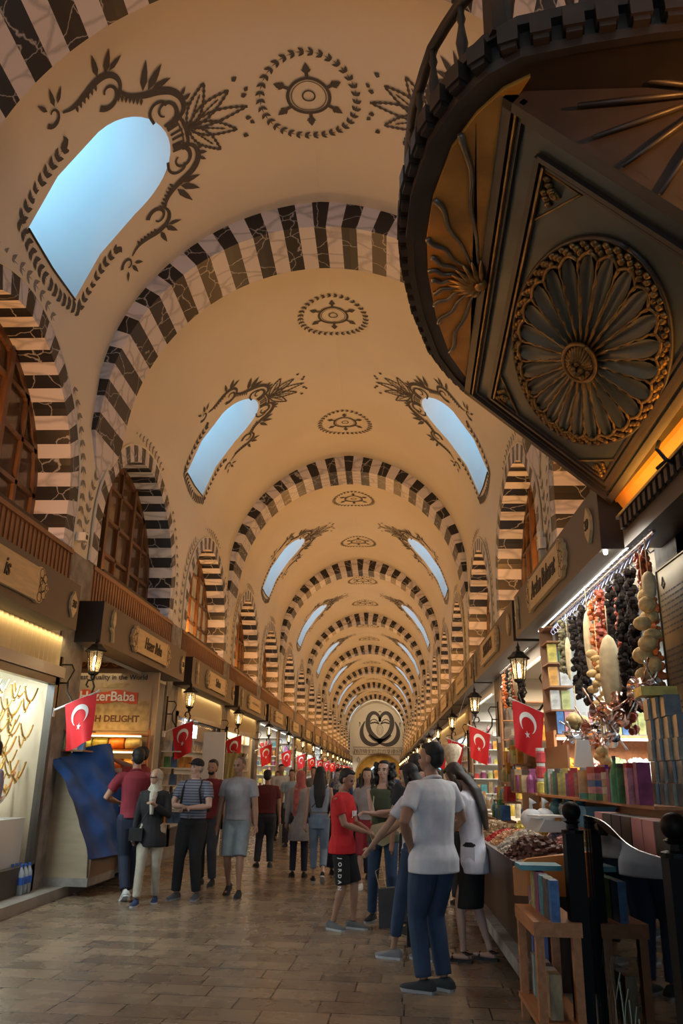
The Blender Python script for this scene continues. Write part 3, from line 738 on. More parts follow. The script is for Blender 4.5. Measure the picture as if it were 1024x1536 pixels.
def necklace_mesh(w, d, r=.006):
    mb = MB(); P = [(0, -w/2+w*i/10, -d*(1-((i-5)/5)**2)) for i in range(11)]; mb.tube(P, [r+.004*sin(pi*i/10) for i in range(11)], 5)
    mb.ball((0, 0, -d-.015), .016, 6, 4); return mb.mesh('necklace')
NK = necklace_mesh(.34, .16, .010); NK.materials.append(M_GOLD)
NK2 = necklace_mesh(.16, .12, .009); NK2.materials.append(M_GOLD)
def nk(loc, me, label, sc=1.0, cat='necklace', group='gold chains in the windows'):
    o = bpy.data.objects.new('gold_necklace', me); COL.objects.link(o); o.location = loc; o.scale = (sc,)*3; return tag(o, label, cat, group)
def shop_shell(side, a, b, depth=2.3, wm=None, zc=3.35):
    s = side
    def bx(nm, m, xa, xb, *r):
        mb = MB(); mb.box(min(s*xa, s*xb), max(s*xa, s*xb), *r); st(nm, mb, m)
    w_ = wm or M_SHOPW; x1 = W+depth
    bx('wall_shop', w_, x1, x1+.1, a, b, .1, zc); bx('wall_shop_side', w_, W+.02, x1, a-.05, a+.02, .1, zc); bx('wall_shop_side', w_, W+.02, x1, b-.02, b+.05, .1, zc)
    bx('ceiling_shop', M_SHOPC, W+.02, x1+.1, a, b, zc, zc+.1); bx('floor_shop', mpv, 3.7, x1, a, b, 0, .1 if side > 0 else .12)
def flutes(side, y0, y1, z0, z1, label, x=W-.04):
    mb = MB(); n = max(4, int((y1-y0)/.13)); mb.box(min(side*x, side*(x+.06)), max(side*x, side*(x+.06)), y0, y1, z0, z1)
    for k in range(n):
        y = y0+(y1-y0)*(k+.5)/n; mb.add([(side*x, y-.05, z0), (side*(x-.03), y, z0), (side*x, y+.05, z0), (side*x, y-.05, z1), (side*(x-.03), y, z1), (side*x, y+.05, z1)], [(0, 1, 4, 3), (1, 2, 5, 4), (0, 2, 1), (3, 4, 5)])
    return tag(mb.build('fluted_panel', M_FLUT), label, 'panel')
def glass_front(side, y0, y1, z1, label, base=.45, door=None):
    t = empty('shop_window', (side*(W-.02), (y0+y1)/2, .1), 0, label, 'shop window'); L = y1-y0; f = MB()
    def bx(ya, yb, za, zb, w=.05): f.box(-w, w, ya, yb, za-.1, zb-.1)
    bx(-L/2, -L/2+.09, .1, z1); bx(L/2-.09, L/2, .1, z1); bx(-L/2, L/2, z1-.1, z1); bx(-L/2, L/2, .1, base)
    f.build('frame', M_FRAME, t); g = MB(); g.quad((0, -L/2, base-.1), (0, L/2, base-.1), (0, L/2, z1-.1), (0, -L/2, z1-.1)); g.build('pane', M_GLASS, t, fix=False)
    return t
def tube_light(x, y0, y1, z, col=(1, .95, .85), power=30, label=None, side=1):
    mb = MB(); mb.tube([(x, y0, z), (x, y1, z)], .011, 8); return tag(mb.build('light_tube', M_TUBE), label or 'glowing tube lamp at the shop ceiling', 'lamp', 'tube lamps in the shops')
def shelf_unit(side, y0, y1, zs, x0, depth, m, label, plane='x'):
    t = empty('shelf_unit', (side*x0, (y0+y1)/2, .1), 0, label, 'shelf'); L = y1-y0
    for z in zs:
        mb = MB(); mb.box(min(0, side*depth), max(0, side*depth), -L/2, L/2, z-.125, z-.1); mb.build('shelf', m, t)
    for y in (-L/2, L/2):
        mb = MB(); mb.box(min(0, side*depth), max(0, side*depth), y-.015, y+.015, 0, zs[-1]+.3); mb.build('side_panel', m, t)
    return t
rg = random.Random(5)
SHOPS = {}
for side in (-1, 1):
    for i in range(0, len(PIERS)-1):
        a, b = PIERS[i]+.42, PIERS[i+1]-.42
        if b-a < 2 or i == 0 and side > 0: continue
        if side > 0 and i == 0: continue
        special = (side, i) in ((-1, 1), (-1, 2), (1, 1))
        wm = [M_SHOPW, M_SHOPW2, M_SHOPW][i % 3]
        if (side, i) == (1, 1): wm = M_SHOPW
        shop_shell(side, a, b, 2.3, wm)
        c = (a+b)/2; lab = '%s row, %s' % (SW[side], ORD[min(i-1, 18)])
        tint = [COOL, WHITE, WARMW][(i*2+(side > 0)) % 3]
        if (side, i) == (-1, 1): tint = (.75, .95, 1)
        pw = 120 if i < 6 else 170
        if (side, i) == (-1, 2): pw = 14; tint = WARMW
        if i == 0: pw = 40; tint = COOL
        lamp('shop_ceiling_light', 'AREA', (side*(W+.75), c, 3.17), pw, tint, .8, (b-a)*.8, aim=(0, 0, -1))
        if special or i == 0: continue
        kind = 'jewel' if (i*3+(side > 0)) % 4 in (0, 1) else 'open'
        if (side, i) == (-1, 3): kind = 'jewel'
        if (side, i) == (1, 2): kind = 'open'
        if (side, i) == (-1, 4): kind = 'jewel'
        far = i > 8
        ztop = 2.72
        if kind == 'jewel':
            flutes(side, a, b, ztop, 3.22, 'warm lit fluted panel above the shop window, '+lab)
            lamp('cove_light', 'AREA', (side*(W-.12), c, 3.18), 5, (1, .75, .4), .06, (b-a)*.9, aim=(side*.5, 0, -1)) if i < 10 else None
            glass_front(side, a, b, ztop, 'dark framed glass shop front, '+lab)
            shelf_unit(side, a+.15, b-.15, [.8, 1.2, 1.6, 2.0, 2.4], W+.12, .16, M_SHELFW, 'white stepped display shelves in the window, '+lab)
            bk = MB(); bk.box(min(side*.17, side*.20), max(side*.17, side*.20), -(b-a)/2+.1, (b-a)/2-.1, 0, 2.6); bk.build('backing_board', M_SHELFW, [o for o in COL.objects if o.name.startswith('shelf_unit')][-1]); lamp('window_light', 'AREA', (side*(W+.1), c, 2.68), 40, tint, .1, (b-a)*.9, aim=(side*.1, 0, -1)) if i < 9 else None
            if i < 6:
                for r_, z in enumerate([1.35, 1.75, 2.15, 2.55]):
                    for k in range(8 if i < 5 else 6):
                        n_ = 8 if i < 5 else 6; nk((side*(W+.26), a+.35+(b-a-.7)*k/(n_-1), z), NK, 'gold necklace on display in the glass shop front, '+lab, .95, group='gold chains in shop window, '+lab)
            else:
                mb = MB()
                for z in (1.3, 1.7, 2.1):
                    for k in range(9): mb.ball((side*(W+.2), a+.4+(b-a-.8)*k/8, z), (.04, .09, .07), 6, 4)
                tag(mb.build('gold_jewellery', M_GOLD), 'gleaming mass of gold jewellery in the window, '+lab, 'jewellery', kind='stuff')
        else:
            cn = MB(); cn.box(min(side*(W-.35), side*(W+.4)), max(side*(W-.35), side*(W+.4)), a+.15, b-.15, .1, .85); cn.cur = 1; cn.box(min(side*(W-.4), side*(W+.42)), max(side*(W-.4), side*(W+.42)), a+.12, b-.12, .85, .9)
            tag(cn.build('counter', [M_WOODL, M_SHELFW]), 'low orange wood sales counter before the open shop, '+lab, 'counter')
            t = empty('shelf_unit', (side*(W+.62), b-.06, .9), 0, 'goods shelves facing down the hall in the open shop, '+lab, 'shelf'); wx = .68
            for z in (1.15, 1.5, 1.85, 2.2, 2.55, 2.9):
                m_ = MB(); m_.box(-wx, wx, -.22, 0, z-.92, z-.9); m_.build('shelf', [M_SHELF, M_SHELFW][i % 2], t)
            for x_ in (-wx, wx): m_ = MB(); m_.box(x_-.015, x_+.015, -.22, 0, 0, 2.2); m_.build('side_panel', M_SHELF, t)
            nc = 8 if i < 6 else (6 if i < 9 else 4)
            for r_, z in enumerate([1.15, 1.5, 1.85, 2.2, 2.55]):
                for k in range(nc):
                    kd = rg.choice(['box', 'jar', 'bottle', 'tin', 'tall']); c_ = rg.randrange(12)
                    sc = 1.25*(8/nc)**.7
                    goods(kd, c_, (side*(W+.62)-wx+.1+(2*wx-.2)*k/(nc-1), b-.2, z), (sc, sc, min(sc, 1.3)), 0, '%s %s on the shelves of the open shop, %s' % (GCOL[c_], 'packet' if kd not in ('jar', 'bottle') else kd, lab), 'goods on shop shelves, '+lab)
            for k in range(6 if i < 9 else 3):
                c_ = rg.randrange(12); kd = rg.choice(['box', 'jar', 'tall', 'bottle'])
                goods(kd, c_, (side*(W-.1), a+.4+(b-a-.8)*k/5, .9), 1.5, pi/2+rg.uniform(-.3, .3), '%s %s standing on the counter, %s' % (GCOL[c_], 'packet' if kd not in ('jar', 'bottle') else kd, lab), 'goods on the counter, '+lab)
            # bright strip under the fascia
            if i < 10: tube_light(side*(W-.05), a+.3, b-.3, 3.16, label='glowing strip under the fascia, '+lab)
# white neon script of the third shop
a3, b3 = PIERS[3]+.42, PIERS[4]-.42
mb = MB(); mb.box(-W-.10, -W-.06, a3+.1, b3-.1, 2.2, 2.7); nb = mb.build('neon_sign', M_FRAME); tag(nb, 'white glowing script sign on a dark panel below the Sultan fascia', 'neon sign')
put_text('script', 'Sultan', .62, wallM(-1, -W-.03, a3+1.6, 2.45), mat('neon_white', (1, 1, 1), .5, emit=(1, 1, 1), es=5), nb, shear=.3, sx=.9)
# ---------------------------------------------------------------- carved balcony on the right wall
M_CARV = mat('patinated_carving', (.070, .078, .066), .40, noise=.5, ns=2.2, bump=.1)
M_CARVD = mat('balcony_wood', (.045, .030, .022), .45, noise=.4, ns=4)
M_GILT = mat('worn_gilding', (.30, .17, .05), .38, metal=.55, noise=.6, ns=9)
M_GLOWGILT = mat('gilt_painted_glow', (.80, .34, .05), .5, metal=.0, noise=.35, ns=3)  # gilt with the soffit's orange lamp glow put into its colour
M_RIBG = mat('tarnished_ribs', (.20, .17, .13), .35, metal=.5, noise=.3, ns=8)
BRp, BLp, TLp = Vector((3.0, 6.575, 3.788)), Vector((1.783, 6.575, 4.859)), Vector((1.669, 3.247, 4.859))
U = (TLp-BLp).normalized(); V = (BLp-BRp).normalized(); Nn = Vector((-.66, 0, -.751)).normalized(); UL, VL = 3.33, 1.62
def bp_(u, v, h=0.0): return tuple(BRp+U*u+V*v+Nn*h)
balc = empty('carved_balcony', (3.3, 4.9, 3.6), 0, 'large dark carved wooden balcony with rosette underside and balustrade, upper right', 'balcony')
BO = Vector(balc.location)
def bpart(mb, name, m, parent=None, smooth=False, fix=True):
    o = mb.build(name, m, None, smooth, None, fix); o.data.transform(Matrix.Translation(-BO)); o.parent = parent or balc; return o
# sloped body under the platform
mb = MB()
A = [bp_(0, 0), bp_(0, VL), bp_(UL, VL), bp_(UL, 0)]
Bk = [(3.32, 6.575, 3.788), (3.32, 6.575, 4.859), (3.32, 3.247, 4.859), (3.32, 3.247, 3.788)]
mb.add(A+Bk, [(0, 1, 2, 3), (4, 7, 6, 5), (0, 4, 5, 1), (1, 5, 6, 2), (3, 7, 4, 0)]); mb.cur = 1; mb.add(A+Bk, [(2, 6, 7, 3)])
bpart(mb, 'sloped_panel', [M_CARV, M_CARVD], fix=False)
def pbar(mb, u0, v0, u1, v1, w, h0, h1):      # moulding bar on the panel, parallel to an edge
    if abs(u1-u0) > abs(v1-v0): q = [(u0, v0-w/2), (u1, v0-w/2), (u1, v0+w/2), (u0, v0+w/2)]
    else: q = [(u0-w/2, v0), (u0+w/2, v0), (u0+w/2, v1), (u0-w/2, v1)]
    mb.prism(q, lambda a, b, d: bp_(a, b, d), h0, h1)
mb = MB()
for off, w, h in ((.03, .06, .05), (.10, .03, .025)):
    for (a, b, c, d) in ((0, off, UL, off), (0, VL-off, UL, VL-off), (off, 0, off, VL), (UL-off, 0, UL-off, VL)): pbar(mb, a, b, c, d, w, -.01, h)
bpart(mb, 'border_moulding', M_CARVD)
mb = MB(); u0, u1, v0, v1 = .2, 3.06, .13, 1.37
for off, w, h in ((0, .035, .03), (.045, .02, .018)):
    for (a, b, c, d) in ((u0+off, v0+off, u1-off, v0+off), (u0+off, v1-off, u1-off, v1-off), (u0+off, v0+off, u0+off, v1-off), (u1-off, v0+off, u1-off, v1-off)): pbar(mb, a, b, c, d, w, -.005, h)
bpart(mb, 'frame_moulding', M_CARVD)
mb = MB(); pbar(mb, .24, 1.325, 3.02, 1.325, .014, 0, .030); pbar(mb, 0.02, VL-.085, 3.3, VL-.085, .012, 0, .045); bpart(mb, 'gilt_fillet', M_GILT)
# rosette: scooped petals, beaded ribs, rope ring, boss, leafy outer ring
RU, RV, cu, cv = 1.20, .575, 1.63, .72
def ell(r, t, h=0.0, c=(cu, cv)): return bp_(c[0]+RU*r*cos(t), c[1]+RV*r*sin(t), h)
NP = 24; mb = MB()
for k in range(NP):
    t0 = 2*pi*(k+.5)/NP; dw = pi/NP*.86; rows = []
    for i in range(12):
        r = .17+(.88-.17)*i/11; wdt = dw*min(1, sqrt(max(0, 1-((i-8.2)/3.2)**2)) if i > 8.2 else 1)*(.80 if i == 0 else 1)
        rows.append([ell(r, t0+wdt*q, .006+.030*(q*q)) for q in (-1, -.5, 0, .5, 1)])
    vs = [p for r_ in rows for p in r_]; mb.add(vs, [(i*5+j, i*5+j+1, (i+1)*5+j+1, (i+1)*5+j) for i in range(11) for j in range(4)])
bpart(mb, 'petal_fan', M_CARV, smooth=True, fix=False)
ribs = MB()
for k in range(NP):
    t = 2*pi*k/NP; P = [ell(.16+.72*i/16, t+.012*sin(i*1.9), .028) for i in range(17)]; ribs.tube(P, [.009+.005*((i % 3) == 0) for i in range(17)], 5)
    # arched petal heads
    tt = 2*pi*(k+.5)/NP; Q = [ell(.865+.05*cos(pi*(q-.5)), tt+(q-.5)*2*pi/NP*.95, .03) for q in [i/8 for i in range(9)]]; ribs.tube(Q, .012, 5)
bpart(ribs, 'beaded_ribs', M_GILT, smooth=True)
mb = MB(); rr_ = random.Random(2)
for k in range(150):
    t = 2*pi*k/150; r = .945+.035*((k % 3)-1)*.8; p = ell(r, t, .02); mb.ball(p, (.020+.012*rr_.random(), .02+.012*rr_.random(), .022), 6, 4)
bpart(mb, 'leaf_ring', M_GILT, smooth=True)
mb = MB(); P = [ell(1.005, 2*pi*i/72, .012) for i in range(73)]; mb.tube(P, .016, 6); bpart(mb, 'rosette_bead', M_CARVD, smooth=True)
mb = MB()
for k in range(26):
    t = 2*pi*k/26; P = [bp_(cu+.20*q*cos(t+.5*q), cv+.115*q*sin(t+.5*q), .05+.06*(1-q)) for q in (.25, .5, .75, 1)]; mb.tube(P, [.012, .016, .018, .012], 5)
mb.tube([bp_(cu+.215*cos(2*pi*i/40), cv+.125*sin(2*pi*i/40), .06) for i in range(41)], .016, 6)
bpart(mb, 'rosette_boss', M_GILT, smooth=True)
mb = MB()
for k in range(14): t = k*2.4; r = .012*k**.8; mb.ball(bp_(cu-.02+r*cos(t), cv-.02+r*sin(t), .13-.004*k), (.022, .022, .024), 6, 4)
bpart(mb, 'boss_cone', M_GILT, smooth=True)
for (a, b, sa, sb) in ((.36, .27, 1, 1), (.36, 1.22, 1, -1), (2.88, 1.22, -1, -1), (2.88, .27, -1, 1)):
    mb = MB(); tri = [(a-.11*sa, b-.10*sb), (a+.30*sa, b-.10*sb), (a-.11*sa, b+.15*sb)]
    mb.tube([bp_(*q, .01) for q in tri+[tri[0]]], .010, 5)
    for k in range(9): q = (a-.07*sa+.035*k*sa*(1 if k < 6 else .3), b-.07*sb+(.02*(k % 3)+(.04 if k > 5 else 0))*sb); mb.ball(bp_(*q, .012), (.028, .02, .02), 6, 4)
    mb.tube([bp_(a+.03*cos(i*.7)*(1-i*.07), b+.03*sin(i*.7)*(1-i*.07), .03) for i in range(10)], .008, 5)
    bpart(mb, 'corner_carving', M_GILT, smooth=True)
# platform with bowed sides
rimL = [(1.787, 6.615), (1.62, 6.30), (1.47, 5.95), (1.315, 5.35), (1.225, 4.8), (1.195, 4.4), (1.215, 4.0), (1.30, 3.58), (1.42, 3.32), (1.56, 3.14), (1.70, 3.05)]
rimN = [(1.98, 2.99), (2.30, 2.94), (2.62, 2.91), (2.95, 2.90), (3.3, 2.90)]
rimF = [(3.3, 6.72), (2.6, 6.70), (2.1, 6.68)]
rim_path = rimF+rimL+rimN
mb = MB(); poly = rim_path; mb.prism(poly, lambda a, b, d: (a, b, d), 4.862, 5.06); bpart(mb, 'platform', M_CARVD)
def off_path(P, d):
    out = []
    for i, p in enumerate(P):
        a, b = P[max(0, i-1)], P[min(len(P)-1, i+1)]; L = math.dist(a, b); nx, ny = (b[1]-a[1])/L, -(b[0]-a[0])/L; out.append((p[0]+nx*d, p[1]+ny*d))
    return out
def band(P, d0, d1, z0, z1, mb):
    a, b = off_path(P, d0), off_path(P, d1)
    for i in range(len(P)-1):
        vs = [(*a[i], z0), (*a[i+1], z0), (*b[i+1], z0), (*b[i], z0), (*a[i], z1), (*a[i+1], z1), (*b[i+1], z1), (*b[i], z1)]
        mb.add(vs, [(0, 1, 2, 3), (4, 7, 6, 5), (0, 4, 5, 1), (3, 2, 6, 7), (1, 5, 6, 2), (0, 3, 7, 4)])
sgn = 1
t_ = off_path([(0, 0), (0, -1)], 1)   # direction test: path runs towards the camera, hall is at -X
sgn = 1 if t_[0][0] < 0 else -1
mb = MB(); band(rim_path, 0, sgn*.05, 5.02, 5.08, mb); band(rim_path, -sgn*.02, sgn*.025, 4.84, 4.90, mb); bpart(mb, 'cornice', M_CARVD)
Rr = resample(rim_path, 46)
mb = MB()
for i in range(1, 46):
    p = Rr[i]; q = Rr[i+1] if i < 45 else Rr[i]; a = atan2(q[1]-p[1], q[0]-p[0]); n_ = Vector((sin(a), -cos(a), 0))*sgn*(1 if sgn > 0 else -1)
    n_ = Vector((sin(a), -cos(a), 0)); n_ = n_ if n_.x < 0 or (abs(n_.x) < .3 and n_.y < 0) else -n_
    c = Vector((p[0], p[1], 4.97))+n_*.035; mb.cbox(c, (.10, .10, .11), a); mb.cbox(c+Vector((0, 0, -.065))+n_*.0, (.075, .07, .04), a)
bpart(mb, 'modillions', M_CARVD)
# half rosette soffit, left side
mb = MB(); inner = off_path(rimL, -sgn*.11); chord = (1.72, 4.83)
mb.prism([(q[0], q[1]) for q in inner]+[(1.70, 3.30), (1.79, 6.5)], lambda a, b, d: (a, b, d), 4.835, 4.865); bpart(mb, 'half_rosette_soffit', M_GLOWGILT)
mb = MB(); hc = Vector((1.70, 4.83, 4.822))
angs = [-82, -66, -47, -26, -4, 16, 34, 50, 66, 80]
def ray_in(an):
    d = Vector((-cos(radians(an)), -sin(radians(an)), 0)); best = .5; r = .1
    while r < 2.2 and inpoly((hc.x+d.x*r-.001, hc.y+d.y*r), inner+[(1.70, 3.30), (1.79, 6.5)]): r += .02
    return d, r
for an in angs:
    d, r = ray_in(an); e = Vector((-d.y, d.x, 0)); P = [hc+d*(.10+(r-.12)*i/14)+e*.022*sin(i*.9+an)*(i/14) for i in range(15)]; mb.tube(P, [.010+.012*(i/14) for i in range(15)], 5, sq=.8)
bpart(mb, 'wavy_ribs', M_RIBG, smooth=True)
mb = MB()
for k in range(11): an = radians(-85+17*k); d = Vector((-cos(an), -sin(an), 0)); mb.tube([hc+d*.03+Vector((0, 0, -.05)), hc+d*.11+Vector((0, 0, -.04)), hc+d*.22], [.014, .022, .008], 5)
mb.ball(tuple(hc+Vector((.0, 0, -.04))), (.05, .05, .05), 8, 6); bpart(mb, 'half_rosette_boss', M_GILT, smooth=True)
# fan carving on the camera side
mb = MB(); fc = Vector((2.75, 3.22, 4.80))
for k in range(9): an = radians(150+k*18); d = Vector((cos(an), 0, sin(an)*.9)); L = .75 if k < 5 else .8; mb.tube([fc+d*.1, fc+d*L*.6, fc+d*L], [.012, .018, .012], 5)
bpart(mb, 'fan_carving', M_CARVD, smooth=True)
# balustrade
for i in range(1, 46, 2):
    p = Rr[i]; mb = MB(); z = 5.07; mb.lathe([(.022, 0), (.03, .02), (.018, .05), (.028, .12), (.034, .17), (.024, .24), (.016, .30), (.026, .34), (.018, .38), (.022, .42)], (p[0], p[1], z), 8); bpart(mb, 'baluster', M_CARVD, smooth=True)
mb = MB(); mb.tube([(p[0], p[1], 5.52) for p in Rr], .036, 8, sq=1); bpart(mb, 'handrail', M_CARVD, smooth=True)
mb = MB(); mb.cbox((1.60, 3.10, 5.40), (.10, .10, .72), .3); mb.lathe([(.05, 0), (.07, .04), (.04, .08), (.03, .1)], (1.60, 3.10, 5.76), 8); bpart(mb, 'newel_post', M_CARVD)
# lit brass strip and beam under the panel
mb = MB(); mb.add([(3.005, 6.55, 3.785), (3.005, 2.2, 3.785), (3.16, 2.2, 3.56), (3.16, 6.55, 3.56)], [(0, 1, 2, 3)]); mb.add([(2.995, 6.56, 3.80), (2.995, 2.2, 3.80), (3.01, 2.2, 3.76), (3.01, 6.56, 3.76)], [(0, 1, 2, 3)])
bpart(mb, 'brass_strip', M_GLOWGILT, fix=False)
beam = MB(); beam.box(2.98, 3.3, .5, 6.35, 3.30, 3.56)
bo = beam.build('beam', M_CARVD); tag(bo, 'dark wooden beam with small dentils running under the carved balcony', 'beam')
mb = MB()
for k in range(48): y = .6+k*.12; mb.box(2.945, 2.985, y, y+.06, 3.44, 3.55)
mb.build('dentils', M_CARVD, bo); mb = MB(); mb.box(2.93, 2.99, .5, 6.35, 3.54, 3.565); mb.build('ledge', M_CARVD, bo)
mb = MB(); mb.tube([(2.99, 5.05, 3.5), (2.90, 5.02, 3.53), (2.84, 5.0, 3.60), (2.86, 5.0, 3.66)], .014, 6); mb.tube([(2.9, 5.02, 3.53), (2.86, 5.1, 3.50)], .012, 6); mb.build('hook', M_BLACK, bo)
lamp('balcony_light', 'AREA', (2.84, 5.1, 3.60), 11, (1, .42, .06), .05, 2.6, aim=(.75, 0, 1))
lamp('balcony_light', 'SPOT', (-2.85, 4.6, 3.95), 260, (1, .42, .09), .1, aim=(4.1, .1, .92), spot=17)  # spot added to warm the half rosette; no source known there
f = MB(); f.lathe([(.05, 0), (.06, .05), (.04, .16), (0, .16)], (-2.93, 4.6, 3.8), 10); tag(f.build('added_floodlight', M_BLACK), 'small added spotlight body on the ledge of the left-hand shops', 'lamp')  # body added to go with the spot above
# plain walls that close the near end, and the stone wall beside the spice shop
mb = MB(); mb.box(W-.02, W+.4, -9, 5.75, 0, 3.16); st('wall_right', mb, M_STONE2)
mb = MB(); mb.box(W-.03, W+.4, 5.6, 6.52, 0, 3.45); st('wall_right', mb, M_STONE2)
mb = MB(); mb.box(-W-.4, -W+.02, -9, .92, 0, 3.16); st('wall_left', mb, M_STONE2)
# bronze notice on the stone wall
nt = empty('bronze_plaque', (W-.045, 6.02, 2.38), 0, 'bronze notice plaque with engraved lines on the right stone wall', 'plaque')
mb = MB(); mb.box(-.02, .01, -.42, .42, -.75, .75); mb.build('plate', mat('bronze_plate', (.17, .13, .055), .4, metal=.5, noise=.2, ns=3), nt)
mb = MB(); rnd = random.Random(4)
Mp = wallM(1, -.022, 0, 0)
for k in range(26):
    z = .52-k*.044
    if k in (8, 9, 17, 18): continue
    x = -.36
    while x < .34:
        l = rnd.uniform(.03, .10); 
        if x+l > .36: break
        mb.add([tuple(Mp @ Vector(q)) for q in ((x, z, 0), (x+l, z, 0), (x+l, z+.014, 0), (x, z+.014, 0))], [(0, 1, 2, 3)]); x += l+.015
mb.build('engraved_lines', M_GREYT, nt, fix=False)
mb = MB(); mb.tube([tuple(Mp @ Vector(q)) for q in ((-.40, -.73, .004), (.40, -.73, .004), (.40, .73, .004), (-.40, .73, .004), (-.40, -.73, .004))], .006, 4)
mb.tube([tuple(Mp @ Vector(q)) for q in ((-.3, .60, 0), (-.27, .66, 0), (-.24, .60, 0), (-.27, .57, 0), (-.3, .60, 0))], .006, 4); mb.build('border', M_GREYT, nt)
# ---------------------------------------------------------------- first shop on the left: gold chains behind glass
a, b = PIERS[1]+.42, PIERS[2]-.42
flutes(-1, a, b, 2.80, 3.20, 'warm lit fluted panel above the leftmost gold shop window')
lamp('cove_light', 'AREA', (-W+.12, (a+b)/2+.6, 3.17), 7, (1, .72, .35), .06, 3.4, aim=(-.5, 0, -1))
mb = MB(); mb.box(-W-.02, -W+.10, a, b+.1, 2.66, 2.80); tag(mb.build('shutter_box', mat('shutter_grey', (.34, .33, .30), .4)), 'grey roller shutter box above the leftmost shop window', 'shutter box')
glass_front(-1, a, b-.02, 2.66, 'tall dark framed shop window with gold chains at the left edge', base=.42)
bk = MB(); bk.box(-W-.62, -W-.58, a, b-.15, .1, 2.6); tag(bk.build('backing_screen', M_SHELFW), 'pale backing board behind the gold chains at the left edge', 'board')
bk = MB(); bk.box(-W-.56, -W-.06, a+.05, b-.2, .12, .95); tag(bk.build('display_plinth', M_SHELFW), 'white plinth inside the leftmost shop window', 'plinth')
lamp('window_light', 'AREA', (-W-.3, (a+b)/2, 2.62), 150, (.82, .97, 1), .4, 3.6, aim=(0, 0, -1))
rnd = random.Random(9)
for r_, z in enumerate([2.50, 2.36, 2.2, 2.06, 1.9, 1.76, 1.62, 1.48, 1.32]):
    for k in range(16):
        sw = MB(); w = rnd.uniform(.26, .44); d = rnd.uniform(.10, .22); P = [(0, -w/2+w*i/10, -d*(1-((i-5)/5)**2)) for i in range(11)]
        if (r_+k) % 4: pass
        nk((-W-.12-.06*(r_ % 3)-.1*rnd.random(), a+.4+(b-a-.7)*k/15, z+rnd.uniform(-.03, .03)), [NK, NK2, NK][(r_+k) % 3], 'gold chain hanging in the bright window at the left edge', rnd.uniform(.9, 1.35), group='gold chains in the leftmost window')
M_PEARL = mat('silver_white', (.85, .85, .8), .3, metal=.3)
for k in range(7):
    t = empty('necklace_bust', (-W-.35, a+.9+.5*k, .95), 0, 'white necklace bust standing in the leftmost bright window', 'bust', 'white busts in the leftmost window')
    mb = MB(); mb.lathe([(.07, 0), (.08, .02), (.03, .05), (.03, .1), (.12, .2), (.13, .27), (.05, .34), (.035, .42), (0, .43)], n=10); mb.build('bust_form', M_PEARL, t, smooth=True)
    mb = MB(); mb.tube([(.09*cos(i*.45-1.4), .13*sin(i*.45-1.4), .33-.13*cos((i-3.5)*.4)) for i in range(8)], .01, 5); mb.build('chain', M_GOLD, t)
# pack of water bottles on the pavement
M_PET = mat('clear_plastic', (.75, .85, .9), .12, alpha=.45, spec=.6); M_BLUEL = mat('bottle_label', (.03, .12, .5), .4)
for k in range(6):
    t = empty('water_bottle', (-3.50+.11*(k % 2)-.0, 10.02+.11*(k//2)+.02, .12), 0, 'clear water bottle with a blue label, packed on the left pavement', 'bottle', 'water bottles at the foot of the left pier')
    mb = MB(); mb.lathe([(0, 0), (.045, 0), (.045, .2), (.04, .24), (.015, .29), (.015, .31), (0, .31)], n=10); mb.build('bottle_body', M_PET, t, smooth=True)
    mb = MB(); mb.lathe([(.047, .11), (.047, .19)], n=10); mb.build('label_band', M_BLUEL, t); mb = MB(); mb.lathe([(.018, .30), (.018, .33), (0, .33)], n=8); mb.build('cap', M_BLUEL, t)
    t.location = (-3.22-.11*(k % 2), 9.98+.11*(k//2), .12)
# ---------------------------------------------------------------- sweet shop under the Hazer Baba sign
M_PLY = mat('plywood_panel', (.40, .31, .20), .6, noise=.18, ns=2, stretch=(1, 1, 5)); M_PLY2 = mat('brown_board', (.20, .13, .08), .6)
t = empty('stepped_counter', (-3.1, 11.6, .1), 0, 'plywood stepped display counter half covered by the blue tarpaulin', 'counter')
mb = MB(); X0, Y0 = -3.1, 11.6
def L_(x, y, z): return (x-X0, y-Y0, z-.1)
side_poly = [(-3.42, .22), (-3.42, 1.5), (-3.18, 1.5), (-2.74, .55), (-2.72, .22)]
mb.prism(side_poly, lambda x, z, d: L_(x, d, z), 10.80, 10.84); mb.build('end_panel', M_PLY, t)
mb = MB(); mb.box(*[v for v in (-2.74-X0, -2.70-X0)], 10.84-Y0, 13.2-Y0, .12, .46); mb.build('front_board', M_PLY2, t)
mb = MB(); mb.box(-3.43-X0, -2.70-X0, 10.79-Y0, 13.2-Y0, .02, .12); mb.build('plinth', M_STONE, t)
for k in range(4):
    mb = MB(); x1 = -2.82-.12*k; z1 = .60+.22*k; mb.box(-3.42-X0, x1-X0, 10.85-Y0, 13.15-Y0, z1-.2-.1, z1-.1); mb.build('step', M_PLY, t)
rnd = random.Random(12)
for k in range(1, 4):
    for j in range(3):
        c_ = rnd.choice([5, 8, 10, 4]); goods('tall', c_, (-2.95-.10*k, 10.90+.09*j, .60+.22*k), (.8, .9, .75), pi/2, '%s carton on the steps of the plywood counter beside the tarpaulin' % GCOL[c_], 'cartons on the stepped counter')
